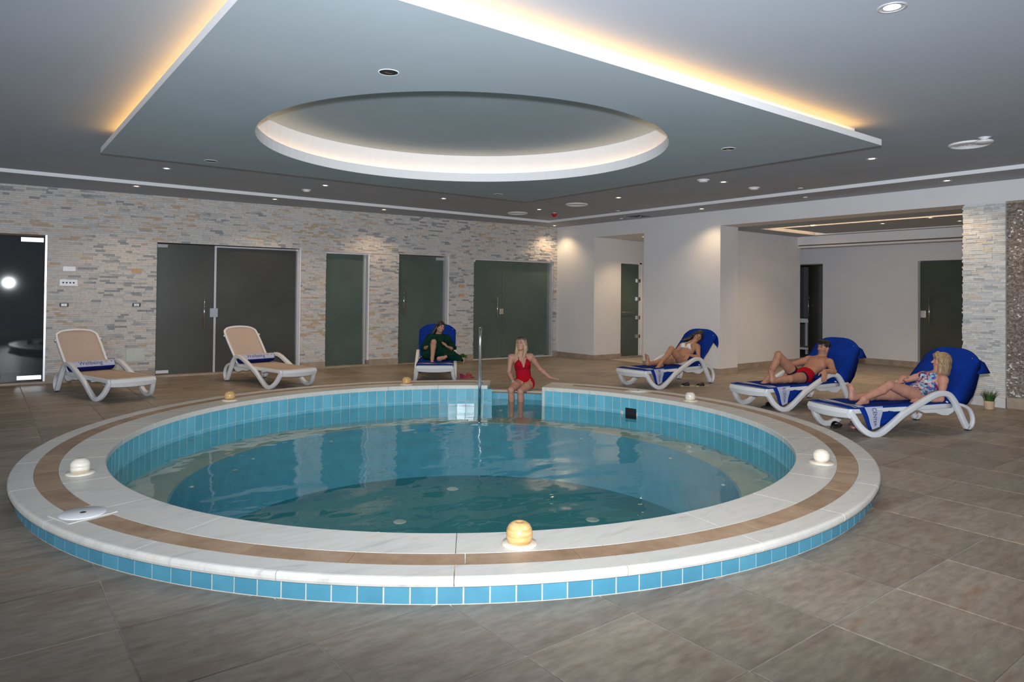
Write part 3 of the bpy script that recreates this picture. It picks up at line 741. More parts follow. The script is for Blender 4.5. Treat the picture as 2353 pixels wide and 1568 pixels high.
for (x0, x1, y0, y1) in ((PX0+.17, PX1-.17, PY0+.17, PY0+.21), (PX0+.17, PX1-.17, PY1-.21, PY1-.17), (PX0+.17, PX0+.21, PY0+.21, PY1-.21), (PX1-.21, PX1-.17, PY0+.21, PY1-.21)): bx(bm, x0, x1, y0, y1, PAN+.02, CEIL+.01)
bm_obj('cove_neck', bm, M['white_edge'], ce)
bm = bmesh.new(); bx(bm, PX0+.35, PX1-.25, PY0+.10, PY0+.125, PAN+.047, PAN+.060); bx(bm, PX0+.10, PX0+.125, PY0+.2, PY1-.40, PAN+.047, PAN+.060)
bm_obj('led_strip', bm, M['led'], ce)
# round recess: lip, trough, upper wall, dome ceiling
def ring_wall(bm, r, z0, z1, n=96, inward=True):
    a = [bm.verts.new((PCX+r*math.cos(2*PI*k/n), PCY+r*math.sin(2*PI*k/n), z0)) for k in range(n)]
    b2 = [bm.verts.new((PCX+r*math.cos(2*PI*k/n), PCY+r*math.sin(2*PI*k/n), z1)) for k in range(n)]
    for k in range(n): bm.faces.new((a[k], b2[k], b2[(k+1) % n], a[(k+1) % n]))
def ring_flat(bm, r0, r1, z, n=96):
    a = [bm.verts.new((PCX+r0*math.cos(2*PI*k/n), PCY+r0*math.sin(2*PI*k/n), z)) for k in range(n)]
    b2 = [bm.verts.new((PCX+r1*math.cos(2*PI*k/n), PCY+r1*math.sin(2*PI*k/n), z)) for k in range(n)]
    for k in range(n): bm.faces.new((a[k], b2[k], b2[(k+1) % n], a[(k+1) % n]))
bm = bmesh.new(); ring_wall(bm, RH, PAN, PAN+.105); ring_flat(bm, RH, RH+.03, PAN+.105); ring_wall(bm, RH+.03, PAN+.03, PAN+.105); bm_obj('recess_lip', bm, M['white_edge'], ce)
bm = bmesh.new(); ring_flat(bm, RH+.03, RH+.12, PAN+.06); ring_wall(bm, RH+.12, PAN+.06, RECZ); bm_obj('recess_wall', bm, M['white_edge'], ce)
bm = bmesh.new(); n = 96; c = bm.verts.new((PCX, PCY, RECZ)); rr = [bm.verts.new((PCX+(RH+.12)*math.cos(2*PI*k/n), PCY+(RH+.12)*math.sin(2*PI*k/n), RECZ)) for k in range(n)]
for k in range(n): bm.faces.new((c, rr[k], rr[(k+1) % n]))
bm_obj('recess_ceiling', bm, M['panel'], ce)
bm = bmesh.new(); tube(bm, [(PCX+(RH+.075)*math.cos(2*PI*k/72), PCY+(RH+.075)*math.sin(2*PI*k/72), PAN+.075) for k in range(72)], .008, 6, True); bm_obj('led_strip', bm, M['led_soft'], ce)
# lids above everything
bm = bmesh.new(); bx(bm, -4.2, 18.7, -3.7, 14.5, 3.32, 3.4); bm_obj('slab_above', bm, M['ceiling'], ce)
# annex ceiling
ca = tag(empty('ceiling_annex'), 'low annex ceiling with a warm-lit tray', 'ceiling', kind='structure')
AX0, AX1, AY0, AY1 = 11.62, 13.62, 3.2, 7.42
bm = bmesh.new(); bx(bm, 11.02, AX0, 1.0, 7.9, 2.69, 2.75); bx(bm, AX1, 13.80, 1.0, 7.9, 2.69, 2.75); bx(bm, AX0, AX1, AY1, 7.9, 2.69, 2.75); bx(bm, AX0, AX1, 1.0, AY0, 2.69, 2.75); bx(bm, 13.95, 15.1, 1.0, 10.4, 2.60, 2.66)
bm_obj('annex_soffit', bm, M['ceiling'], ca)
bm = bmesh.new(); bx(bm, AX0, AX0+.01, AY0, AY1, 2.69, 2.85); bx(bm, AX1-.01, AX1, AY0, AY1, 2.69, 2.85); bx(bm, AX0, AX1, AY1-.01, AY1, 2.69, 2.85); bx(bm, AX0, AX1, AY0, AY0+.01, 2.69, 2.85); bx(bm, AX0, AX1, AY0, AY1, 2.84, 2.86)
bm_obj('tray_sides', bm, M['white_edge'], ca)
bm = bmesh.new(); bx(bm, AX0+.25, AX1-.12, AY0+.1, AY1-.30, 2.70, 2.745); bm_obj('tray_panel', bm, M['ceiling'], ca)
bm = bmesh.new(); bx(bm, AX0+.235, AX0+.25, AY0+.1, AY1-.30, 2.695, 2.745); bm_obj('tray_panel_edge', bm, M['white_edge'], ca)
bm = bmesh.new(); bx(bm, AX0+.10, AX0+.115, AY0+.1, AY1-.2, 2.80, 2.81); bx(bm, AX0+.3, AX1-.1, AY1-.12, AY1-.105, 2.80, 2.81); bm_obj('led_strip', bm, M['led_soft'], ca)

# ================================================================== POOL
pool = tag(empty('swimming_pool', (CX, CY, 0)), 'round raised pool with marble coping, brown inlay band and blue tiles', 'pool')
def arc(r0, r1, z0, z1, a0, a1, n=4, bev=False):
    """curved block in pool coordinates (degrees)"""
    bm = bmesh.new(); rings = []
    for k in range(n+1):
        a = R(a0+(a1-a0)*k/n); c, s = math.cos(a), math.sin(a)
        rings.append([bm.verts.new((r*c, r*s, z)) for r, z in ((r0, z0), (r1, z0), (r1, z1), (r0, z1))])
    for k in range(n):
        A, B = rings[k], rings[k+1]
        for q in range(4): bm.faces.new((A[q], A[(q+1) % 4], B[(q+1) % 4], B[q]))
    bm.faces.new(rings[0]); bm.faces.new(list(reversed(rings[-1])))
    return bm
def arc_obj(name, r0, r1, z0, z1, a0, a1, n, mat, parent, bevel=0):
    return bm_obj(name, arc(r0, r1, z0, z1, a0, a1, n), mat, parent, bevel=bevel)
arc_obj('kerb_core', RI-.0045, RO-.0405, -1.1, RIM-.052, GAP1, 360+GAP0, 120, M['pool_grout'], pool)
arc_obj('alcove_core', 3.49, 3.7, -.6, -.02, GAP0-1, GAP1+1, 8, M['pool_grout'], pool)
# basin
lathe('basin_floor', [(0.001, -1.0), (2.56, -1.0)], M['tile_floor'], pool, 96, close=False)
arc_obj('bench', 2.55, RI, -1.0, -.30, 0, 360, 120, M['bench'], pool)
arc_obj('bench_riser', 2.535, 2.55, -1.0, -.31, 0, 360, 120, M['tile_in'], pool)
arc_obj('alcove_step', RI-.01, 3.49, -1.0, -.47, GAP0-.2, GAP1+.2, 8, M['bench'], pool)
# coping pieces
RB0, RB1 = 3.262, 3.404
span = 360-(GAP1-GAP0); NP = 26; da = span/NP
gapdeg = .035
def seg_mesh(name, r0, r1, z0, z1, ang, n, mat, bevel=0):
    b_ = abs(bevel); prof = [(r0, z0), (r1, z0), (r1, z1), (r0, z1)]
    if bevel > 0: prof = [(r0, z0)] + [(r1-b_+b_*math.cos(t), z0+b_+b_*math.sin(t)) for t in (R(-90), R(-45), 0)] + [(r1-b_+b_*math.cos(t), z1-b_+b_*math.sin(t)) for t in (0, R(30), R(60), R(90))] + [(r0, z1)]
    if bevel < 0: prof = [(r0, z0), (r1, z0), (r1, z1)] + [(r0+b_-b_*math.cos(t), z1-b_+b_*math.sin(t)) for t in (R(90), R(45), 0)]
    bm = bmesh.new(); rings = []
    for k in range(n+1):
        a = R(gapdeg+(ang-2*gapdeg)*k/n); c, s_ = math.cos(a), math.sin(a); rings.append([bm.verts.new((r*c, r*s_, z)) for r, z in prof])
    m_ = len(prof)
    for k in range(n):
        for q in range(m_): bm.faces.new((rings[k][q], rings[k][(q+1) % m_], rings[k+1][(q+1) % m_], rings[k+1][q]))
    bm.faces.new(rings[0]); bm.faces.new(list(reversed(rings[-1])))
    bmesh.ops.recalc_face_normals(bm, faces=bm.faces)
    me = bpy.data.meshes.new(name); bm.to_mesh(me); bm.free(); me.materials.append(mat)
    for p in me.polygons: p.use_smooth = False
    return me
END = 2.6      # marble end blocks without band next to the gap
me_out = seg_mesh('marble_slab', RB1+.0015, RO, RIM-.05, RIM, da, 8, M['marble'], .018)
me_in = seg_mesh('marble_slab', RI-.02, RB0-.0015, RIM-.05, RIM, da, 8, M['marble'], -.010)
for k in range(NP):
    a = R(GAP1+k*da); inst('marble_slab', me_out, pool, (0,0,0), a); inst('marble_slab', me_in, pool, (0,0,0), a+R(da*.0))
LID = [(-163.7, 9.0), (12.0, 3.6)]
bands = []; a = GAP1+3.2
def blocked(x):
    for c_, w_ in LID:
        d = (x-c_+180) % 360-180
        if abs(d) < w_/2: return True
    return False
cuts = [GAP1+3.2]
stops = sorted([((c_-w_/2-GAP1) % 360+GAP1, (c_+w_/2-GAP1) % 360+GAP1) for c_, w_ in ((-163.7, 4.6), (12.0, 5.6))])
segs = []; s = GAP1+3.2
for lo, hi in stops: segs.append((s, lo)); s = hi
segs.append((s, 360+GAP0-6.2))
for lo, hi in segs:
    nb = max(1, round((hi-lo)/9.5)); w = (hi-lo)/nb
    for q in range(nb): arc_obj('stone_band', RB0, RB1, RIM-.05, RIM-.0012, lo+q*w+.03, lo+(q+1)*w-.03, 6, M['band'], pool)
arc_obj('marble_infill', RB0, RB1, RIM-.05, RIM-.0006, GAP1, GAP1+3.17, 3, M['marble'], pool); arc_obj('marble_infill', RB0, RB1, RIM-.05, RIM-.0006, 360+GAP0-6.17, 360+GAP0, 4, M['marble'], pool)
for c_, w_ in ((-163.7, 4.6), (12.0, 5.6)): arc_obj('marble_infill', RB0, RB1, RIM-.05, RIM-.0006, c_-w_/2, c_+w_/2, 4, M['marble'], pool)
# outer tiles
NT = 182; dt = 360/NT; rt = 3.513
def tile_arc(r0, r1, z0, z1, wdeg, mat):
    bm = arc(r0, r1, z0, z1, -wdeg/2, wdeg/2, 1); bmesh.ops.recalc_face_normals(bm, faces=bm.faces)
    me = bpy.data.meshes.new('tile'); bm.to_mesh(me); bm.free(); me.materials.append(mat); return me
mt = tile_arc(rt-.012, rt, .006, RIM-.052, dt-.125, M['tile_out'])
st_b = bmesh.new(); camang = math.degrees(math.atan2(-CY, -CX)); ntile = 0
def add_arc_to(bmx, *a):
    b2 = arc(*a); me = bpy.data.meshes.new('x'); b2.to_mesh(me); b2.free(); bmx.from_mesh(me); bpy.data.meshes.remove(me)
for k in range(NT):
    ang = k*dt; ga = (ang-GAP0) % 360
    if ga < GAP1-GAP0: continue
    dd = abs((ang-camang+180) % 360-180)
    if dd < 82: inst('tile', mt, pool, (0,0,0), R(ang)); ntile += 1
    else: add_arc_to(st_b, rt-.012, rt, .004, RIM-.052, ang-dt/2+.06, ang+dt/2-.06, 1)
# inner tiles: the upper row one by one, the submerged rows joined
NI = 152; di = 360/NI
mi = tile_arc(RI-.008, RI+.004, -.082, RIM-.054, di-.15, M['tile_in'])
SK = 10.6
for k in range(NI):
    ang = k*di; ga = (ang-GAP0) % 360
    if ga < GAP1-GAP0-.2: continue
    dd = abs((ang-camang+180) % 360-180)
    if dd > 52 and ntile < 298: inst('tile', mi, pool, (0,0,0), R(ang)); ntile += 1
    elif dd <= 52: add_arc_to(st_b, RI-.008, RI+.004, -.082, RIM-.054, ang-di/2+.075, ang+di/2-.075, 1)
o = bm_obj('tile_field', st_b, M['tile_out'], pool); o['kind'] = 'stuff'
st_b = bmesh.new()
for k in range(NI):
    ang = k*di; ga = (ang-GAP0) % 360
    if ga < GAP1-GAP0-.2: continue
    if abs(((ang-SK)+180) % 360-180) < 1.9: 
        add_arc_to(st_b, RI-.008, RI+.004, -.30, -.13, ang-di/2+.075, ang+di/2-.075, 1); continue
    add_arc_to(st_b, RI-.008, RI+.004, -.30, -.086, ang-di/2+.075, ang+di/2-.075, 1)
# tiles of the alcove's back wall and cheeks
na = 7; w = (GAP1-GAP0)/na
for q in range(na): add_arc_to(st_b, 3.478, 3.492, -.47, -.025, GAP0+q*w+.05, GAP0+(q+1)*w-.05, 1)
for ang in (GAP0, GAP1):
    c, s = math.cos(R(ang)), math.sin(R(ang)); sg = 1 if ang == GAP0 else -1
    for q in range(4):
        r0 = RI+q*.135; r1 = min(r0+.132, 3.49)
        m4 = Matrix.Rotation(R(ang), 4, 'Z'); bx(st_b, r0, r1, (0 if sg > 0 else -.006), (.006 if sg > 0 else 0), -.47, RIM-.054, m4)
o = bm_obj('tile_field', st_b, M['tile_in'], pool); o['kind'] = 'stuff'
# cheek plaster and nosing of the entry
arc_obj('nosing', 3.44, 3.60, -.028, .004, GAP0, GAP1, 10, M['marble'], pool, .004)
# skimmer mouth in the inner wall
m4 = Matrix.Rotation(R(SK), 4, 'Z')
sk = box('skimmer_mouth', RI-.013, RI+.02, -.105, .085, -.17, -.035, M['black'], pool, 0, m4); 
box('skimmer_cheek', RI-.015, RI+.02, .055, .085, -.17, -.035, M['tile_in'], pool, 0, m4)
# lids in the coping
def lid(ang, rad, rot, size, rdisc):
    t = empty('skimmer_lid', (rad*math.cos(R(ang)), rad*math.sin(R(ang)), RIM), R(rot), pool)
    box('lid_plate', -size[0]/2, size[0]/2, -size[1]/2, size[1]/2, .0, .004, M['marble'], t)
    lathe('lid_disc', [(rdisc, .004), (rdisc, .008), (rdisc*.98, .010), (.001, .010)], M['white_edge'], t, 40)
    lathe('finger_hole', [(.016, .0102), (.016, .0112)], M['soil'], t, 16)
    return t
lid(-163.7, 3.36, 20, (.26, .24), .118); lid(12.0, 3.32, 12, (.26, .26), .118)
# floor inlets
for ang, rad, rr in ((60, 1.9, .075), (100, .95, .07), (-8, 1.55, .075), (150, 1.5, .06)):
    g = lathe('floor_inlet', [(rr, -1.0), (rr, -.992), (rr*.75, -.99), (.001, -.99)], M['onyx_white'], pool, 28, loc=(rad*math.cos(R(ang)), rad*math.sin(R(ang)), 0))
for k in range(14):
    ang = 20+k*25.3; 
    if GAP0-3 < ang % 360 < GAP1+3: continue
    lathe('wall_jet', [(.022, 0), (.022, .008), (.010, .012)], M['onyx_white'], pool, 14, loc=(2.53*math.cos(R(ang)), 2.53*math.sin(R(ang)), -.42))

# water
bm = bmesh.new(); n = 144
def wpts(z):
    out = []
    for k in range(n+1):
        a = R(GAP1+(360-(GAP1-GAP0))*k/n); out.append(bm.verts.new((CX+(RI-.009)*math.cos(a), CY+(RI-.009)*math.sin(a), z)))
    for k in range(9):
        a = R(GAP0+.15+(GAP1-GAP0-.3)*k/8); out.append(bm.verts.new((CX+3.477*math.cos(a), CY+3.477*math.sin(a), z)))
    return out
tp = wpts(WL); bt = wpts(-1.05)
bm.faces.new(tp); bm.faces.new(list(reversed(bt)))
for k in range(len(tp)): bm.faces.new((tp[k], bt[k], bt[(k+1) % len(tp)], tp[(k+1) % len(tp)]))
bmesh.ops.triangulate(bm, faces=[f for f in bm.faces if len(f.verts) > 4])
water = tag(bm_obj('pool_water', bm, M['water']), 'teal rippled water filling the round pool', 'water', kind='stuff')
# ================================================================== CEILING FIXTURES
def point_power(o, e, col, size, blend, loc, tgt=None):
    d = bpy.data.lights.new('spot', 'SPOT'); d.energy = e; d.color = col; d.spot_size = R(size); d.spot_blend = blend; d.shadow_soft_size = .05
    l = bpy.data.objects.new('spot', d); COL.objects.link(l); l.location = loc; return l
DL = []
def downlight(x, y, z, label, lit=True, r=.055, power=DLP):
    t = tag(empty('downlight', (x, y, z)), label, 'downlight', 'recessed downlights')
    lathe('trim_ring', [(r*.78, -.002), (r*.82, -.006), (r, -.004), (r, .0), (r*.78, .004)], M['clear_frame'], t, 28, close=False)
    lathe('lamp', [(r*.8, .003), (r*.5, -.001), (.001, -.002)], M['bulb'], t, 24, close=False)
    l = point_power(None, power, (1.0,.72,.42), 125, .7, (x, y, z-.012))
    return t
lit = [(1.91, 9.88, CEIL, 'glowing warm downlight in front of the dropped panel, nearest the left wall'),
 (4.07, 9.86, CEIL, 'glowing warm downlight beyond the panel edge, second from the left'),
 (6.16, 9.88, CEIL, 'glowing warm downlight beyond the panel, third along from the left'),
 (8.31, 9.94, CEIL, 'glowing warm downlight next to the red detector'),
 (8.26, 7.86, CEIL, 'glowing warm downlight between the large round vent and the white wall'),
 (8.21, 5.81, CEIL, 'glowing warm downlight between two white ceiling discs'),
 (8.09, 3.73, CEIL, 'glowing warm downlight just beyond the right corner of the dropped panel'),
 (3.94, 1.71, CEIL, 'largest glowing downlight, at the top edge of the ceiling nearest the viewer'),
 (1.82, 11.51, SOF, 'glowing downlight in the border soffit above the left stone wall, leftmost'),
 (3.89, 11.55, SOF, 'glowing downlight in the border soffit above the smoked double door'),
 (5.94, 11.61, SOF, 'glowing downlight in the border soffit above the door with pull bars'),
 (10.2, 11.66, SOF, 'glowing downlight in the border soffit at the far corner'),
 (10.13, 7.62, SOF, 'glowing downlight in the soffit above the white pillar'),
 (10.03, 3.66, SOF, 'glowing downlight in the soffit above the stone column')]
for a in lit: downlight(*a, r=.075 if a[1] < 2 else .058)
for a in [(11.19, 9.92, 2.667, 'small glowing downlight inside the wall recess'), (11.86, 6.5, 2.70, 'glowing downlight in the annex tray, leftmost'), (12.33, 5.5, 2.70, 'glowing downlight in the annex tray, second from left'),
          (11.95, 4.6, 2.70, 'glowing downlight in the annex tray, nearest the header'), (12.8, 4.48, 2.70, 'glowing downlight in the annex tray close beside the stone column')]:
    downlight(*a, power=DLP*1.6)
def dead_light(x, y, label):
    t = tag(empty('unlit_downlight', (x, y, PAN)), label, 'downlight', 'unlit downlights in the dropped panel')
    lathe('trim_ring', [(.060, -.002), (.064, -.004), (.068, -.002), (.068, 0), (.060, .002)], M['white_edge'], t, 26, close=False)
    lathe('socket', [(.061, -.001), (.001, -.0012)], M['black'], t, 24, close=False)
    box('lamp_clip', -.03, .025, -.008, .008, -.006, -.002, M['chrome'], t)
    return t
dead_light(2.077, 4.019, 'large black unlit downlight in the panel before the round recess')
dead_light(1.99, 8.02, 'black unlit downlight at the left edge of the dropped panel')
dead_light(5.89, 7.97, 'black unlit downlight at the far corner of the dropped panel')
dead_light(5.73, 4.0, 'dark unlit downlight at the right end of the dropped panel')
def round_vent(x, y, z, r, label):
    t = tag(empty('ceiling_vent', (x, y, z)), label, 'vent', 'round ceiling vents')
    lathe('outer_ring', [(r, 0), (r, -.012), (r*.9, -.022), (r*.84, -.012), (r*.84, 0)], M['white_edge'], t, 48, close=False)
    for k in range(5):
        a = r*(.80-.13*k); lathe('cone_ring', [(a, -.002), (a-.045*r/.2*.5, -.016), (a-.05*r/.2*.5, -.014), (a-.01, 0)], M['white_edge'], t, 40, close=False)
    lathe('vent_throat', [(r*.84, .001), (.001, .001)], M['dark_room'], t, 32, close=False)
    lathe('hub', [(r*.14, -.004), (r*.12, -.018), (.001, -.02)], M['white_edge'], t, 20, close=False)
    return t
round_vent(8.36, 10.66, CEIL, .20, 'round white ceiling vent, the farthest one, near the red detector')
round_vent(8.32, 8.92, CEIL, .20, 'round white ceiling vent between the panel corner and red detector')
round_vent(8.06, 2.73, CEIL, .19, 'large ribbed round ceiling vent at the right with a white fixture before it')
t = tag(empty('ceiling_speaker', (7.85, 2.53, CEIL)), 'white oval fixture on a bracket hanging before the ribbed round vent', 'fixture')
lathe('disc', [(.001, -.052), (.07, -.052), (.078, -.044), (.078, -.034), (.06, -.026), (.03, -.02)], M['white_plastic'], t, 36)
lathe('neck', [(.028, -.03), (.034, -.012), (.06, 0)], M['white_plastic'], t, 20)
box('bracket_arm', -.062, .062, -.012, .012, -.006, 0, M['white_plastic'], t, .002)
for x, y, r, lb in [(7.85, 5.88, .085, 'white round ceiling disc with a raised centre beside the panel edge'), (8.97, 5.82, .082, 'flat white round ceiling disc near the header beam'), (4.02, 10.48, .07, 'faint white ceiling disc above the smoked double door')]:
    t = tag(empty('ceiling_disc', (x, y, CEIL)), lb, 'sensor', 'white ceiling discs')
    lathe('base_ring', [(r, 0), (r, -.008), (r*.9, -.014), (r*.7, -.014)], M['white_edge'], t, 36, close=False); lathe('cap', [(r*.7, -.014), (r*.68, -.03), (r*.5, -.034), (.001, -.034)], M['white_edge'], t, 32, close=False)
t = tag(empty('smoke_detector', (8.89, 10.17, CEIL)), 'small red detector hanging from the ceiling near the far corner', 'detector')
lathe('mount', [(.045, 0), (.045, -.012), (.03, -.014)], M['white_edge'], t, 24, close=False); lathe('dome', [(.058, -.014), (.058, -.035), (.045, -.05), (.034, -.075), (.03, -.08), (.001, -.082)], M['red_plastic'], t, 28)
for x, y, z, lb in [(9.5, 5.4, CEIL, 'small dark round sensor near the step of the ceiling'), (10.1, 5.66, SOF, 'tiny pale sensor in the soffit above the annex opening'), (10.22, 9.64, SOF, 'tiny pale sensor in the soffit beside the black hatch'), (9.54, 9.09, CEIL, 'thin dark sensor on the ceiling above the black hatch')]:
    t = tag(empty('ceiling_sensor', (x, y, z)), lb, 'sensor', 'small ceiling sensors')
    dk = 'dark' in lb
    lathe('ring', [(.034, 0), (.034, -.008), (.024, -.012)], M['white_edge'], t, 20, close=False); lathe('cap', [(.024, -.012), (.001, -.016)], M['black'] if dk else M['white_edge'], t, 20, close=False)
t = tag(empty('ceiling_hatch', (10.18, 9.15, SOF)), 'open black square hatch with ducting in the soffit above the wall recess', 'hatch')
box('opening', -.20, .20, -.20, .20, -.0015, .0, M['black'], t)
bm = bmesh.new(); tube(bm, [(-.1, -.15, -.006), (0, -.05, -.012), (.08, .1, -.006)], .012, 8); bm_obj('duct', bm, M['chrome'], t, smooth=True)
for (a0, a1, b0, b1) in ((-.21, .21, -.21, -.20), (-.21, .21, .20, .21), (-.21, -.20, -.2, .2), (.20, .21, -.2, .2)): box('frame_side', a0, a1, b0, b1, -.006, 0, M['ceiling'], t)

# ================================================================== WALL FITTINGS (stone wall)
def plate(name, label, cat, u0, u1, z0, z1, mat, n1=.022):
    t = tag(empty(name), label, cat); wall_box('plate', u0, u1, -.01, n1, z0, z1, mat, t, .002); return t
t = plate('socket_plate', 'white four-socket plate on the stone wall above the left empty lounger', 'socket', 9.38, 9.61, 1.475, 1.57, M['white_plastic'])
for k in range(4):
    bm = bmesh.new(); tube(bm, [WM @ Vector((9.565-k*.045, .021, 1.522)), WM @ Vector((9.565-k*.045, .0235, 1.522))], .013, 16); bm_obj('socket_hole', bm, M['black'], t)
plate('blank_plate', 'blank white plate on the stone wall above the four-socket plate', 'plate', 9.41, 9.57, 1.70, 1.77, M['white_plastic'])
for u0, lb in ((9.49, 'small framed wall switch under the four-socket plate'), (8.515, 'small framed wall switch beside the smoked double door')):
    t = plate('wall_switch', lb, 'switch', u0, u0+.115, 1.155, 1.21, M['black']); wall_box('rocker', u0+.022, u0+.058, .02, .028, 1.163, 1.202, M['white_plastic'], t); wall_box('rocker', u0+.06, u0+.096, .02, .028, 1.163, 1.202, M['white_plastic'], t)
plate('plywood_patch', 'orange plywood patch on the stone wall above the framed switch', 'patch', 8.51, 8.65, 1.698, 1.752, M['orange_ply'], .012)
plate('plywood_patch', 'upper orange plywood patch beside the woman in green', 'patch', 2.475, 2.60, 1.54, 1.60, M['orange_ply'], .012)
plate('plywood_patch', 'lower orange plywood patch beside the woman in green', 'patch', 2.475, 2.60, 1.35, 1.41, M['orange_ply'], .012)
plate('access_hatch', 'square pale green access hatch low on the stone wall', 'hatch', 8.45, 8.71, .28, .49, M['hatch'])

# ================================================================== COPING LAMPS
def lamp(x, y, label, mat, kind):
    t = tag(empty('dome_lamp', (x, y, RIM)), label, 'lamp', 'onyx dome lamps on the coping')
    if kind == 'dome': body = [(.060, .014), (.066, .03), (.068, .06), (.064, .085), (.052, .105), (.034, .116), (.018, .118), (.012, .113), (.001, .112)]
    elif kind == 'ribbed': body = [(.060, .016), (.062, .05), (.060, .054), (.063, .058), (.062, .075), (.052, .092), (.038, .102), (.034, .104), (.028, .108), (.001, .108)]
    elif kind == 'ball': body = [(.040, .014), (.056, .03), (.062, .055), (.058, .080), (.042, .100), (.018, .110), (.001, .112)]
    else: body = [(.056, .014), (.062, .03), (.062, .07), (.054, .092), (.036, .104), (.03, .106), (.001, .108)]
    lathe('dome', body, mat, t, 40)
    lathe('foot_ring', [(.090, .001), (.092, .006), (.088, .015), (.06, .017)], M['onyx_white'] if kind != 'dome' else M['onyx_pale'], t, 40)
    return t
def pol(a, r): return CX+r*math.cos(R(a)), CY+r*math.sin(R(a))
lamp(*pol(178.7, 3.14), 'ribbed white onyx dome lamp at the left end of the coping', M['onyx_white'], 'ribbed')
lamp(*pol(-118.5, 3.17), 'amber onyx dome lamp on the near coping, closest to the viewer', M['onyx_amber'], 'dome')
lamp(*pol(-63.0, 3.15), 'cream onyx dome lamp at the right end of the coping', M['onyx_pale'], 'ball')
lamp(*pol(-4.6, 3.14), 'white onyx dome lamp on the far right coping near the black slippers', M['onyx_white'], 'cyl')
lamp(*pol(71.0, 3.11), 'yellowish onyx dome lamp on the far coping before the woman in green', M['onyx_amber'], 'ribbed')
lamp(*pol(116.0, 3.15), 'brownish onyx ball lamp on the far left coping before the second lounger', M['onyx_amber'], 'ball')

# ================================================================== HAND RAIL
hr = tag(empty('hand_rail', (0,0,0)), 'polished steel grab rail standing in the water at the pool entry', 'rail')
A = Vector((5.30, 7.54, 0)); az = Vector((5.30, 7.54, 0)).normalized()
ln = .62
path = [A+Vector((0,0,-.31)), A+Vector((0,0,.2)), A+Vector((0,0,.72))]
arch = [A+Vector((0,0,.72))] + [A+az*(.11-.11*math.cos(R(t)))+Vector((0,0,.84+.11*math.sin(R(t)))) for t in (0,30,60,90)] + [A+az*(ln-.16)+Vector((0,0,.93)), A+az*(ln-.05)+Vector((0,0,.88)), A+az*ln+Vector((0,0,.76)), A+az*ln+Vector((0,0,RIM+.004))]
tube_obj('rail_tube', path+arch[1:], .0215, M['chrome'], hr, 16)
o = lathe('foot_flange', [(.045, 0), (.045, .012), (.024, .016)], M['chrome'], hr, 24); o.location = A+az*ln+Vector((0,0,RIM)); 
o = lathe('foot_flange', [(.040, 0), (.040, .012), (.024, .016)], M['chrome'], hr, 24); o.location = A+Vector((0,0,-.30))

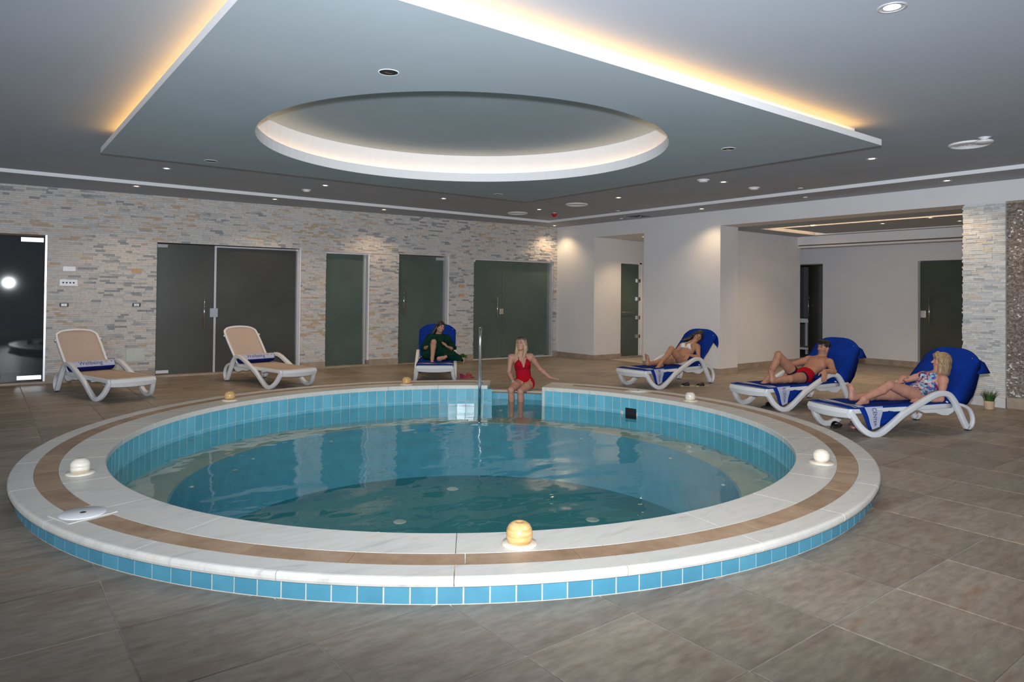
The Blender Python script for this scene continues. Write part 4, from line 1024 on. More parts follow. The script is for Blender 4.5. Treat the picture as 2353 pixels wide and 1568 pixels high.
# ================================================================== SUN LOUNGERS
def lounger_proto(back_ang=48, back_len=.72, knobs=True):
    t = empty('sun_lounger')
    SP = [(.075,.262),(.10,.215),(.165,.115),(.245,.045),(.335,.022),(.43,.04),(.56,.115),(.70,.205),(.85,.275),(1.0,.34),(1.13,.39),(1.24,.41),(1.34,.39),(1.42,.315),(1.485,.215),(1.545,.11),(1.60,.030)]
    for s in (1, -1):
        pts = []
        for i, (x, z) in enumerate(SP):
            y = .268 + .052*min(1, max(0, (x-.07)/.20)); pts.append((x, s*y, z))
        cp = catmull(pts, 4); bm = bmesh.new()
        W = [.052]*len(cp)
        sweep(bm, cp, .056, .060, side=(0,1,0), round_n=4)
        o = bm_obj('side_frame', bm, M['white_plastic'], t, smooth=True)
        # rear loop foot
        lp = catmull([(1.47, s*.32, .285), (1.56, s*.32, .262), (1.64, s*.32, .215), (1.685, s*.32, .13), (1.672, s*.32, .055), (1.62, s*.32, .022), (1.575, s*.32, .05)], 4)
        bm = bmesh.new(); sweep(bm, lp, .044, .032, side=(0,1,0), round_n=3); bm_obj('rear_foot', bm, M['white_plastic'], t, smooth=True)
        for x in (.335, 1.615): box('rubber_pad', x-.03, x+.03, s*.32-.02, s*.32+.02, 0, .006, M['rubber'], t)
        # side rail
        bm = bmesh.new(); sweep(bm, catmull([(.07, s*.262, .258), (.30, s*.272, .262), (.60, s*.276, .262), (1.0, s*.276, .262), (1.42, s*.276, .268)], 3), .040, .050, side=(0,1,0), round_n=3)
        bm_obj('side_rail', bm, M['white_plastic'], t, smooth=True)
        # hinge skirt under the rail
        prof = [(.95,.24),(1.05,.205),(1.20,.20),(1.30,.17),(1.38,.165),(1.46,.20),(1.50,.26),(1.44,.27),(.95,.25)]
        bm = bmesh.new(); a_ = [bm.verts.new((x, s*.258, z)) for x, z in prof]; b_ = [bm.verts.new((x, s*.282, z)) for x, z in prof]
        bm.faces.new(a_); bm.faces.new(list(reversed(b_)))
        for k in range(len(prof)): bm.faces.new((a_[k], b_[k], b_[(k+1) % len(prof)], a_[(k+1) % len(prof)]))
        bm_obj('hinge_skirt', bm, M['white_plastic'], t)
    # curved foot apron
    bm = bmesh.new(); K = 14; V = []
    for k in range(K+1):
        f = k/K*2-1; y = f*.275; xo = .040*f*f; low = .188-.012*(1-f*f)
        V.append([bm.verts.new((x+xo, y, z)) for x, z in ((.0, .285), (.115, .288), (.115, .262), (.045, .255), (.035, low), (.0, low+.01), (-.022, .245))])
    for k in range(K):
        for q in range(7): bm.faces.new((V[k][q], V[k][(q+1) % 7], V[k+1][(q+1) % 7], V[k+1][q]))
    bm.faces.new(V[0]); bm.faces.new(list(reversed(V[-1])))
    bm_obj('foot_apron', bm, M['white_plastic'], t, smooth=False, bevel=.004)
    # cross beams under the seat
    for x in (.62, 1.15): box('cross_beam', x-.02, x+.02, -.27, .27, .215, .245, M['white_plastic'], t, .004)
    # seat sling
    bm = bmesh.new(); G = []
    for i in range(17):
        x = .075+(1.40-.075)*i/16; row = []
        for j in range(9):
            f = j/8*2-1; x2 = x+(.035*f*f if i == 0 else 0); row.append(bm.verts.new((x2, f*.262, .288-.018*(1-f*f)*math.sin(PI*min(1, i/14)))))
        G.append(row)
    for i in range(16):
        for j in range(8): bm.faces.new((G[i][j], G[i+1][j], G[i+1][j+1], G[i][j+1]))
    o = bm_obj('seat_sling', bm, M['sling'], t, smooth=True); md = o.modifiers.new('s', 'SOLIDIFY'); md.thickness = .006
    # backrest
    ca, sa = math.cos(R(back_ang)), math.sin(R(back_ang)); B0 = Vector((1.38, 0, .285))
    def bk(v, w, off=0): return (B0.x + v*ca - off*sa, w, B0.z + v*sa + off*ca)
    Lb = back_len; hw = .285
    outline = [(0, -.262), (Lb*.55, -.272), (Lb-.10, -hw+.02), (Lb-.045, -hw+.05), (Lb-.012, -hw+.10), (Lb+.006, -.10), (Lb+.012, 0), (Lb+.006, .10), (Lb-.012, hw-.10), (Lb-.045, hw-.05), (Lb-.10, hw-.02), (Lb*.55, .272), (0, .262)]
    bm = bmesh.new(); sweep(bm, catmull([bk(v, w) for v, w in outline], 4), .026, .034, side=(-sa, 0, ca), round_n=3); bm_obj('back_frame', bm, M['white_plastic'], t, smooth=True)
    bm = bmesh.new(); G = []
    for i in range(13):
        v = Lb*i/12-.004*(i == 12); row = []
        hwid = .262 if v < Lb*.55 else (.262-.0+.006)
        if v > Lb-.10: hwid = hw-.03-.13*((v-(Lb-.10))/.10)**2.2*.9
        for j in range(11):
            f = j/10*2-1; row.append(bm.verts.new(bk(v, f*hwid, -.018*(1-f*f)*math.sin(PI*i/12))))
        G.append(row)
    for i in range(12):
        for j in range(10): bm.faces.new((G[i][j], G[i+1][j], G[i+1][j+1], G[i][j+1]))
    o = bm_obj('back_sling', bm, M['sling'], t, smooth=True); md = o.modifiers.new('s', 'SOLIDIFY'); md.thickness = .006
    for s in (1, -1):
        if knobs: tube_obj('side_knob', [bk(Lb-.17, s*(hw-.002)), bk(Lb-.17, s*(hw+.020))], .016, M['white_plastic'], t, 12)
        bm = bmesh.new(); sweep(bm, [bk(.10, s*.25, -.02), (1.62, s*.25, .30), (1.60, s*.25, .25)], .02, .03, side=(0,1,0)); bm_obj('back_strut', bm, M['white_plastic'], t)
    return t
def place(t, O, deg, label, z=0):
    t.location = (O[0], O[1], z); t.rotation_euler = (0, 0, R(deg)); tag(t, label, 'lounger', 'white sun loungers with beige sling'); return t
LGP = {'a': ((1.597, 9.948), 105), 'b': ((3.733, 9.836), 101), 'c': ((5.62, 9.223), 57), 'd': ((7.818, 7.204), .5), 'e': ((7.614, 5.058), -9), 'f': ((7.026, 3.717), -19.5)}
pa = lounger_proto(47, .74)
l1 = place(pa, LGP['a'][0], LGP['a'][1], 'empty white sun lounger with beige sling farthest left, rolled towel on its seat')
l2 = place(copy_tree(pa), LGP['b'][0], LGP['b'][1], 'empty white sun lounger with beige sling in front of the smoked double door')
pb = lounger_proto(52, .68, False)
l3 = place(pb, LGP['c'][0], LGP['c'][1], 'white sun lounger facing the viewer under the woman in green')
l4 = place(copy_tree(pb), LGP['d'][0], LGP['d'][1], 'white sun lounger by the pillar under the woman in a white bikini')
l5 = place(copy_tree(pb), LGP['e'][0], LGP['e'][1], 'white sun lounger under the man in red trunks')
l6 = place(copy_tree(pb), LGP['f'][0], LGP['f'][1], 'white sun lounger farthest right under the blonde woman in patterned swimsuit')
def frame_of(k):
    (x, y), dg = LGP[k]; return Matrix.Translation((x, y, 0)) @ Matrix.Rotation(R(dg), 4, 'Z')

# ---- rolled towels -----------------------------------------------------------
def rolled_towel(k, label, body):
    F = frame_of(k); t = empty('rolled_towel'); t.matrix_world = F @ Matrix.Translation((1.315, 0, .30)); tag(t, label, 'towel', 'rolled towels on the empty loungers')
    bm = bmesh.new(); n = 28; rx, rz = .078, .068; prof = [(-.285, .75), (-.275, .93), (-.25, 1), (0, 1.02), (.25, 1), (.275, .93), (.285, .75)]; rings = []
    for y, f in prof: rings.append([bm.verts.new((rx*f*math.cos(2*PI*q/n), y, .062+rz*f*math.sin(2*PI*q/n))) for q in range(n)])
    for i in range(len(prof)-1):
        for q in range(n): bm.faces.new((rings[i][q], rings[i][(q+1) % n], rings[i+1][(q+1) % n], rings[i+1][q]))
    # spiral ends
    bm.faces.new(rings[0]); bm.faces.new(list(reversed(rings[-1])))
    bm_obj('towel_roll', bm, M['towel_dark'], t, smooth=True)
    def onroll(a, y, e): return (rx*(1.02+e)*math.cos(a), y, .062+rz*(1.02+e)*math.sin(a))
    bm = bmesh.new(); G = []
    a0, a1 = R(180+6), R(180-82)
    for i in range(13):
        a = a0+(a1-a0)*i/12; G.append([bm.verts.new(onroll(a, y, .02)) for y in (-.272, -.14, 0, .14, .272)])
    for i in range(12):
        for j in range(4): bm.faces.new((G[i][j], G[i][j+1], G[i+1][j+1], G[i+1][j]))
    bm_obj('printed_band', bm, M['towel_band'], t, smooth=True)
    def wrap(body, size, yc, zoff, mat, nm):
        v, f, (xa, xb, ya, yb) = text_verts(body, size)
        # reads left to right for a viewer at the foot end (local +y is the viewer's left)
        out = [onroll(R(180-30) - (y_-(ya+yb)/2+zoff)/rz, yc-(x_-(xa+xb)/2), .05) for x_, y_, _ in v]
        mesh_obj(nm, out, f, mat, t)
    wrap(body, .074, .035, 0, M['ink'], 'lettering')
    # small orange figure emblem: head and spread limbs
    em = bmesh.new()
    for pts in ([(-.018, .012), (0, .0), (.018, .014)], [(-.014, -.018), (0, -.002), (.016, -.014)]):
        P = [onroll(R(180-40)-p[1]/rz, -.165-p[0], .05) for p in pts]; tube(em, P, .0035, 6)
    tube(em, [onroll(R(180-40)-.006/rz, -.150, .05), onroll(R(180-40)-.012/rz, -.148, .05)], .005, 8)
    bm_obj('emblem', em, M['ink_orange'], t)
    em = bmesh.new(); tube(em, [onroll(R(180-52), -.225, .04), onroll(R(180-36), -.245, .04)], .005, 6); bm_obj('stripe_mark', em, M['ink_teal'], t)
    return t
rolled_towel('a', 'rolled navy towel printed Wellbeing on the farthest left lounger', 'Wellbeing')
rolled_towel('b', 'rolled navy towel printed Wellbeing on the lounger before the smoked door', 'Wellbeing')

# ---- draped towels ------------------------------------------------------------
def draped_towel(k, label, ang, blen, flap=True, cape=True, text=None, both=False):
    F = frame_of(k); t = empty('beach_towel'); t.matrix_world = F; tag(t, label, 'towel', 'royal blue towels on the loungers')
    ca, sa = math.cos(R(ang)), math.sin(R(ang))
    # seat sheet
    bm = bmesh.new(); G = []; NX = 26
    for i in range(NX+1):
        x = .05+(1.40-.05)*i/NX; row = []
        for j in range(13):
            f = j/12*2-1; w = .283; sag = -.014*(1-f*f)*math.sin(PI*min(1, i/(NX*.9)))
            row.append(bm.verts.new((x, f*w, .298+sag+.003*math.sin(x*23+f*5)-(.012 if abs(f) > .99 else 0))))
        G.append(row)
    for i in range(NX):
        for j in range(12): bm.faces.new((G[i][j], G[i+1][j], G[i+1][j+1], G[i][j+1]))
    o = bm_obj('seat_sheet', bm, M['towel'], t, smooth=True); md = o.modifiers.new('s', 'SOLIDIFY'); md.thickness = .008; md.offset = 1
    # back sheet folding over the top and hanging behind
    prof = [(1.385, .300)]
    for q in range(1, 8): prof.append((1.38+blen*q/7*ca-.034*sa, .285+blen*q/7*sa+.034*ca))
    tx_, tz_ = prof[-1]; prof += [(tx_+.012, tz_+.020), (tx_+.038, tz_+.018), (tx_+.055, tz_-.01)]
    if cape: prof += [(tx_+.045, tz_-.08), (tx_+.02, tz_-.17), (tx_-.01, tz_-.27), (tx_-.05, tz_-.36), (tx_-.13, tz_-.44), (tx_-.24, tz_-.48)]
    else: prof += [(tx_+.07, tz_-.08), (tx_+.05, tz_-.16)]
    bm = bmesh.new(); G = []; ny = 20; nf = 8
    for i, (x, z) in enumerate(prof):
        row = []
        for j in range(ny+1):
            f = j/ny*2-1; up = min(1, max(0, (i-2)/5.0)) if i <= 10 else 1
            w = .300 + (.026 if i >= 8 else .026*min(1, i/3)); drop = .115*abs(f)**3.2*up if i <= 11 else .115*abs(f)**3.2
            wave = .008*math.sin(9*f+i*.5) if i > 10 else .002*math.sin(7*f+i)
            row.append(bm.verts.new((x-drop*.45*ca+wave, f*w, z-drop)))
        G.append(row)
    for i in range(len(prof)-1):
        for j in range(ny): bm.faces.new((G[i][j], G[i+1][j], G[i+1][j+1], G[i][j+1]))
    # side gussets between the front sheet and the hanging cape
    if cape:
        for e in (0, ny):
            fr = [G[i][e] for i in range(0, 9)]; bkk = [G[i][e] for i in range(len(prof)-1, 8, -1)]
            m = min(len(fr), len(bkk))
            for q in range(len(fr)-1):
                a = fr[q]; b2 = fr[q+1]; c = bkk[min(q+1, m-1)]; d_ = bkk[min(q, m-1)]
                try:
                    if c is d_: bm.faces.new((a, b2, c))
                    else: bm.faces.new((a, b2, c, d_))
                except ValueError: pass
    o = bm_obj('back_sheet', bm, M['towel'], t, smooth=True); md = o.modifiers.new('s', 'SOLIDIFY'); md.thickness = .008; md.offset = 0
    if flap:    # loose corner at the camera side of the head end
        P = [(tx_-.02, -.26, tz_-.045), (tx_+.085, -.325, tz_-.12), (tx_+.145, -.345, tz_-.235), (tx_-.02, -.33, tz_-.245), (tx_-.06, -.325, tz_-.15)]
        bm = bmesh.new(); c = bm.verts.new(sum((Vector(p) for p in P), Vector())/5+Vector((0,-.01,0))); vs = [bm.verts.new(p) for p in P]
        for q in range(5): bm.faces.new((c, vs[q], vs[(q+1) % 5]))
        o = bm_obj('loose_corner', bm, M['towel'], t, smooth=True); md = o.modifiers.new('s', 'SOLIDIFY'); md.thickness = .008
    # hanging side flap(s)
    def hang(s, pts_low, x0, x1):
        bm = bmesh.new(); rows = []; NH = 16
        for i in range(NH+1):
            f = i/NH; xt = x0+(x1-x0)*f
            # lower edge interpolated through pts_low
            g = f*(len(pts_low)-1); a = min(int(g), len(pts_low)-2); q = g-a
            xl = pts_low[a][0]*(1-q)+pts_low[a+1][0]*q; zl = pts_low[a][1]*(1-q)+pts_low[a+1][1]*q
            row = []
            for j in range(7):
                h = j/6; yy = s*(.286+.012*math.sin(PI*min(1, h*1.4))-.02*h+.006*math.sin(i*1.1)*h)
                row.append(bm.verts.new((xt*(1-h)+xl*h, yy, .300*(1-h)+zl*h)))
            rows.append(row)
        for i in range(NH):
            for j in range(6): bm.faces.new((rows[i][j], rows[i][j+1], rows[i+1][j+1], rows[i+1][j]))
        co = [[tuple(v.co) for v in r] for r in rows]
        o = bm_obj('side_drop', bm, M['towel'], t, smooth=True); md = o.modifiers.new('s', 'SOLIDIFY'); md.thickness = .006; md.offset = 0
        return co
    lowN = [(.325, .060), (.40, .072), (.49, .090), (.62, .145), (.75, .20), (.88, .25), (1.02, .285)]
    co = hang(-1, lowN, .165, 1.05)
    def pick(co, u, v, e):      # point on the hanging sheet (u along, v down), e outwards
        i = u*16; a = min(int(i), 15); q = i-a; j = v*6; b2 = min(int(j), 5); w = j-b2
        p = Vector(co[a][b2])*(1-q)*(1-w)+Vector(co[a+1][b2])*q*(1-w)+Vector(co[a][b2+1])*(1-q)*w+Vector(co[a+1][b2+1])*q*w
        return p+Vector((0, e, 0))
    U0, U1 = .08, .35
    bm = bmesh.new(); G = []
    for i in range(7):
        u = U0+(U1-U0)*i/6
        G.append([bm.verts.new(pick(co, u*(1-.2*v_), v_, -.005)) for v_ in [q/10 for q in range(11)]])
    for i in range(6):
        for j in range(10): bm.faces.new((G[i][j], G[i][j+1], G[i+1][j+1], G[i+1][j]))
    bm_obj('printed_band', bm, M['towel_band'], t, smooth=True)
    if text:
        v, f, (xa, xb, ya, yb) = text_verts(text, .05)
        out = []
        for x_, y_, _ in v:
            vv = .06+.84*(x_-xa)/(xb-xa); uc = (U0+U1)/2+ (y_-(ya+yb)/2)/(yb-ya)*.072
            out.append(pick(co, uc*(1-.2*vv), vv, -.008))
        mesh_obj('lettering', out, f, M['ink'], t)
    if both: hang(1, [(.22, .17), (.5, .17), (1.0, .27)], .12, 1.05)
    # white bands across the foot part of the seat sheet
    for (xa, xb) in ((.125, .150), (.17, .245)):
        bm = bmesh.new(); G = []
        for i in range(3):
            x = xa+(xb-xa)*i/2; G.append([bm.verts.new((x+.0, (j/10*2-1)*.284, .3095-.014*(1-(j/10*2-1)**2)*math.sin(PI*min(1, (x-.05)/1.35/.9))+.003*math.sin(x*23+(j/10*2-1)*5)-(.010 if j in (0, 10) else 0))) for j in range(11)])
        for i in range(2):
            for j in range(10): bm.faces.new((G[i][j], G[i+1][j], G[i+1][j+1], G[i][j+1]))
        bm_obj('white_stripe', bm, M['towel_band'], t, smooth=True)
    return t
draped_towel('c', 'royal blue towel spread under the woman in green', 52, .68, flap=False, cape=False, both=True)
draped_towel('d', 'royal blue towel with a white lettered band under the woman in a white bikini', 52, .68, flap=False, cape=False, text='ER CENTER')
draped_towel('e', 'royal blue towel with a white lettered band hanging under the man in red trunks', 52, .68, text='R CENTER')
draped_towel('f', 'royal blue towel with a white lettered band under the blonde woman, rightmost', 52, .68, text='CENTER')

# ================================================================== SMALL FLOOR ITEMS
def slipper(x, y, rz, name, label, grp, sole, strap, L_=.25, wedge=0, parent=None):
    t = tag(empty(name, (x, y, 0), R(rz)), label, 'shoe', grp)
    n = 20; out = []
    for k in range(n):
        a = 2*PI*k/n; px = math.cos(a)*L_/2; w = .042*(1+.22*math.cos(a))*abs(math.sin(a))**.8*(1 if math.sin(a) > 0 else -1); out.append((px, w))
    bm = bmesh.new()
    def zt(x_): return .018+wedge*max(0, (-x_/L_+.25))
    lo = [bm.verts.new((a, b, 0)) for a, b in out]; hi = [bm.verts.new((a, b, zt(a))) for a, b in out]
    bm.faces.new(list(reversed(lo))); bm.faces.new(hi)
    for k in range(n): bm.faces.new((lo[k], lo[(k+1) % n], hi[(k+1) % n], hi[k]))
    bm_obj('sole', bm, sole, t)
    if wedge:
        ins = [(a*.9, b*.86, zt(a)+.002) for a, b in out]; mesh_obj('insole', ins, [tuple(range(n))], M['pink'], t)
    bm = bmesh.new(); G = []
    for i in range(6):
        x_ = -.01+(.095)*i/5; h = (.058-.030*i/5)
        G.append([bm.verts.new((x_, .047*math.cos(PI*q/8)*(1.0), zt(x_)*.6+h*math.sin(PI*q/8))) for q in range(9)])
    for i in range(5):
        for q in range(8): bm.faces.new((G[i][q], G[i+1][q], G[i+1][q+1], G[i][q+1]))
    o = bm_obj('strap', bm, strap, t, smooth=True); md = o.modifiers.new('s', 'SOLIDIFY'); md.thickness = .006
    if wedge:
        bm = bmesh.new(); tube(bm, [(0, 0, zt(0)+.035), (.05, .0, .055), (.07, .01, .045)], .012, 8); bm_obj('bow', bm, strap, t, smooth=True)
    return t
slipper(8.80, 6.86, 150, 'slipper', 'black mule slipper with straw sole beside the dome lamp, left one of the pair', 'black slippers by the bikini lounger', M['straw'], M['black'])
slipper(8.98, 6.72, 160, 'slipper', 'black mule slipper with straw sole beside the dome lamp, right one of the pair', 'black slippers by the bikini lounger', M['straw'], M['black'])
slipper(6.50, 9.62, -38, 'wedge_sandal', 'magenta wedge sandal with red straps beside the lounger of the woman in green', None, M['magenta'], M['red_strap'], .24, .07)
slipper(8.02, 4.98, -10, 'slipper', 'dark slipper on the floor under the lounger of the man', None, M['rubber'], M['black'])
slipper(7.42, 3.80, 10, 'slipper', 'black slipper on the floor under the rightmost lounger', None, M['rubber'], M['black'])
slipper(7.62, 3.70, 25, 'slipper', 'flat pink-soled slipper beside the black one under the rightmost lounger', None, M['pink'], M['black'])

def pot_plant(x, y, label, kind, r=.07, h=.11):
    t = tag(empty('potted_plant', (x, y, 0)), label, 'plant')
    lathe('pot', [(r*.82, 0), (r*.86, .01), (r, h), (r*.98, h+.003), (r*.9, h), (r*.88, h-.02)], M['terracotta'], t, 28)
    lathe('soil', [(r*.89, h-.02), (.001, h-.015)], M['soil'], t, 20, close=False)
    rnd = random.Random(int(x*100)); bm = bmesh.new()
    if kind == 'grass':
        for k in range(170):
            a = rnd.random()*2*PI; rr = rnd.random()**.5*r*.8; lean = .25+rnd.random()*.65; L_ = .10+rnd.random()*.085; b = Vector((rr*math.cos(a), rr*math.sin(a), h-.02))
            d = Vector((math.cos(a+.4*rnd.random()), math.sin(a), 0)); pr = None; w = .0028; s_ = Vector((-d.y, d.x, 0))*w
            p = [b, b+Vector((0,0,L_*.55))+d*L_*lean*.25, b+Vector((0,0,L_))+d*L_*lean*.75]
            v = [bm.verts.new(p[0]-s_), bm.verts.new(p[0]+s_), bm.verts.new(p[1]+s_*.8), bm.verts.new(p[1]-s_*.8), bm.verts.new(p[2])]
            bm.faces.new((v[0], v[1], v[2], v[3])); bm.faces.new((v[3], v[2], v[4]))
        o = bm_obj('grass_tuft', bm, M['grass_blade'], t)
    else:
        for k in range(75):
            a = rnd.random()*2*PI; el = rnd.random()*1.1; d = Vector((math.cos(a)*math.cos(el), math.sin(a)*math.cos(el), math.sin(el)*.8)); L_ = .055+rnd.random()*.06
            b = Vector((0,0,h-.01))+d*L_*.35; tip = Vector((0,0,h-.01))+d*L_*1.35; s_ = d.cross(Vector((0,0,1))).normalized()*.014; m = (b+tip)/2+Vector((0,0,.012))
            v = [bm.verts.new(b), bm.verts.new(m+s_), bm.verts.new(tip), bm.verts.new(m-s_)]; bm.faces.new(v)
        o = bm_obj('leaves', bm, M['leaf'], t)
    o['kind'] = 'stuff'
    return t
pot_plant(7.83, 11.78, 'leafy green plant in a pale clay pot by the stone wall behind the rail', 'leaf', .058, .11)
pot_plant(10.28, 3.26, 'spiky grass in a pale clay pot at the foot of the stone column', 'grass', .062, .105)
pot_plant(1.62, 12.25, 'green plant in a pot by the stone wall behind the leftmost lounger', 'leaf', .06, .11)
pot_plant(14.85, 7.25, 'small green plant in a pot by the far annex wall behind the man', 'leaf', .055, .06)
# armchair and low bench in the dim side room
t = tag(empty('armchair', WM @ Vector((10.05, -1.2, .001)), R(176)), 'dark armchair seen through the clear glass door at the far left', 'armchair')
box('seat', -.32, .32, -.30, .34, .12, .42, M['armchair'], t, .05); box('back', -.34, .34, .24, .40, .10, .98, M['armchair'], t, .06)
for s in (-1, 1): box('armrest', s*.38-.07, s*.38+.07, -.30, .36, .10, .60, M['armchair'], t, .05)
for x in (-.3, .3):
    for y in (-.25, .3): box('leg', x-.02, x+.02, y-.02, y+.02, 0, .12, M['black'], t)
t = tag(empty('low_table', WM @ Vector((11.1, -2.2, .001)), R(176)), 'low dark table seen through the clear glass door at the far left', 'table')
box('tabletop', -.55, .55, -.3, .3, .36, .41, M['armchair'], t, .01)
for x in (-.5, .5):
    for y in (-.25, .25): box('leg', x-.025, x+.025, y-.025, y+.025, 0, .36, M['black'], t)
# ================================================================== PEOPLE
class Field:
    """signed-distance body, meshed with surface nets"""
    def __init__(self, lo, hi, h):
        self.lo = np.array(lo, float); self.h = h; self.n = np.ceil((np.array(hi)-self.lo)/h).astype(int)+1
        self.V = np.full(self.n, 1.0, np.float32)
    def _sub(self, lo, hi, m):
        a = np.maximum(0, np.floor((lo-m-self.lo)/self.h).astype(int)); b = np.minimum(self.n, np.ceil((hi+m-self.lo)/self.h).astype(int)+1)
        if np.any(b <= a): return None, None
        g = [self.lo[i]+self.h*np.arange(a[i], b[i]) for i in range(3)]
        P = np.stack(np.meshgrid(*g, indexing='ij'), -1)
        return tuple(slice(a[i], b[i]) for i in range(3)), P
    def _join(self, sl, d, k, cut=False):
        V = self.V[sl]
        if cut:
            h = np.clip(.5-.5*(V+d)/k, 0, 1); self.V[sl] = V*(1-h)+(-d)*h+k*h*(1-h)
        else:
            h = np.clip(.5+.5*(V-d)/k, 0, 1); self.V[sl] = V*(1-h)+d*h-k*h*(1-h)
    def cap(self, a, b, ra, rb, k=.012, cut=False):
        a = np.array(a, float); b = np.array(b, float); r = max(ra, rb)
        sl, P = self._sub(np.minimum(a, b)-r, np.maximum(a, b)+r, .05+k)
        if sl is None: return
        ab = b-a; t = np.clip(((P-a)@ab)/max(ab@ab, 1e-9), 0, 1)
        d = np.linalg.norm(P-(a+t[..., None]*ab), axis=-1)-(ra+(rb-ra)*t); self._join(sl, d.astype(np.float32), k, cut)
    def ell(self, c, ax, r, k=.015, cut=False):
        c = np.array(c, float); r = np.array(r, float); A = np.array(ax, float); m = r.max()
        sl, P = self._sub(c-m, c+m, .05+k)
        if sl is None: return
        q = (P-c)@A.T; k0 = np.linalg.norm(q/r, axis=-1); k1 = np.linalg.norm(q/(r*r), axis=-1)+1e-9
        self._join(sl, (k0*(k0-1)/k1).astype(np.float32), k, cut)
    def mesh(self):
        V = self.V; n = V.shape; S = V < 0
        c = np.zeros(tuple(x-1 for x in n), np.int8)
        for dx in (0, 1):
            for dy in (0, 1):
                for dz in (0, 1): c += S[dx:n[0]-1+dx, dy:n[1]-1+dy, dz:n[2]-1+dz]
        act = (c > 0) & (c < 8); I = np.argwhere(act); idx = -np.ones(act.shape, int); idx[act] = np.arange(len(I))
        acc = np.zeros((len(I), 3)); cnt = np.zeros(len(I))
        for ax in range(3):
            o = [i for i in range(3) if i != ax]
            for u in (0, 1):
                for v in (0, 1):
                    p = I.copy(); p[:, o[0]] += u; p[:, o[1]] += v; q = p.copy(); q[:, ax] += 1
                    a = V[p[:,0], p[:,1], p[:,2]]; b = V[q[:,0], q[:,1], q[:,2]]; m = (a < 0) != (b < 0)
                    t = np.where(m, a/(a-b+1e-12), 0); pos = p.astype(float); pos[:, ax] += t
                    acc[m] += pos[m]; cnt[m] += 1
        verts = self.lo+self.h*(acc/np.maximum(cnt, 1)[:, None]); faces = []
        for ax in range(3):
            o1, o2 = (ax+1) % 3, (ax+2) % 3
            a = S; b = np.roll(S, -1, ax); m = a != b
            sl = [slice(1, -1)]*3; sl[ax] = slice(0, -1); mm = np.zeros_like(m); mm[tuple(sl)] = m[tuple(sl)]
            E = np.argwhere(mm); inside = S[E[:,0], E[:,1], E[:,2]]
            q = []
            for u, v in ((0,0),(1,0),(1,1),(0,1)):
                e = E.copy(); e[:, o1] -= u; e[:, o2] -= v; q.append(idx[e[:,0], e[:,1], e[:,2]])
            q = np.stack(q, 1); ok = (q >= 0).all(1); q = q[ok]; ins = inside[ok]
            q[ins] = q[ins][:, ::-1]; faces.append(q[:, ::-1])
        return verts, np.concatenate(faces)
def smooth_np(V, F, it=2, lam=.5):
    n = len(V); e = np.concatenate([F[:, [0,1]], F[:, [1,2]], F[:, [2,3]], F[:, [3,0]]]); 
    for s in range(it):
        for l in (lam, -lam*1.03):
            acc = np.zeros_like(V); c = np.zeros(n)
            np.add.at(acc, e[:,0], V[e[:,1]]); np.add.at(acc, e[:,1], V[e[:,0]]); np.add.at(c, e[:,0], 1); np.add.at(c, e[:,1], 1)
            V = V+l*(acc/np.maximum(c, 1)[:, None]-V)
    return V
def normals_np(V, F):
    a, b, c, d = (V[F[:, i]] for i in range(4)); fn = np.cross(c-a, d-b); N_ = np.zeros_like(V)
    for i in range(4): np.add.at(N_, F[:, i], fn)
    return N_/np.maximum(np.linalg.norm(N_, axis=1, keepdims=True), 1e-9)
def np_obj(name, V, F, mat, parent):
    me = bpy.data.meshes.new(name); me.vertices.add(len(V)); me.vertices.foreach_set('co', V.astype(np.float32).ravel())
    me.loops.add(4*len(F)); me.loops.foreach_set('vertex_index', F.astype(np.int32).ravel())
    me.polygons.add(len(F)); me.polygons.foreach_set('loop_start', np.arange(0, 4*len(F), 4, dtype=np.int32)); me.polygons.foreach_set('loop_total', np.full(len(F), 4, np.int32))
    me.update(calc_edges=True); me.validate(); me.shade_smooth(); me.materials.append(mat)
    return link(bpy.data.objects.new(name, me), parent)
def shell(name, V, F, NR, mask, off, mat, parent):
    """clothing: the part of the body surface where mask holds, moved out by off"""
    keep = mask[F].all(1); f = F[keep]
    if len(f) == 0: return None
    u, inv = np.unique(f, return_inverse=True); f = inv.reshape(f.shape); v = V[u]+NR[u]*off
    # even out the cut edge
    e = np.sort(np.concatenate([f[:, [0,1]], f[:, [1,2]], f[:, [2,3]], f[:, [3,0]]]), 1); ue, c = np.unique(e, axis=0, return_counts=True); be = ue[c == 1]
    nb = {}
    for a, b in be: nb.setdefault(a, []).append(b); nb.setdefault(b, []).append(a)
    for _ in range(5):
        w = v.copy()
        for a, l in nb.items():
            if len(l) == 2: w[a] = .5*v[a]+.25*(v[l[0]]+v[l[1]])
        v = w
    o = np_obj(name, v, f, mat, parent); md = o.modifiers.new('s', 'SOLIDIFY'); md.thickness = .004; md.offset = -1; return o
def unit(v): v = np.array(v, float); return v/max(np.linalg.norm(v), 1e-9)
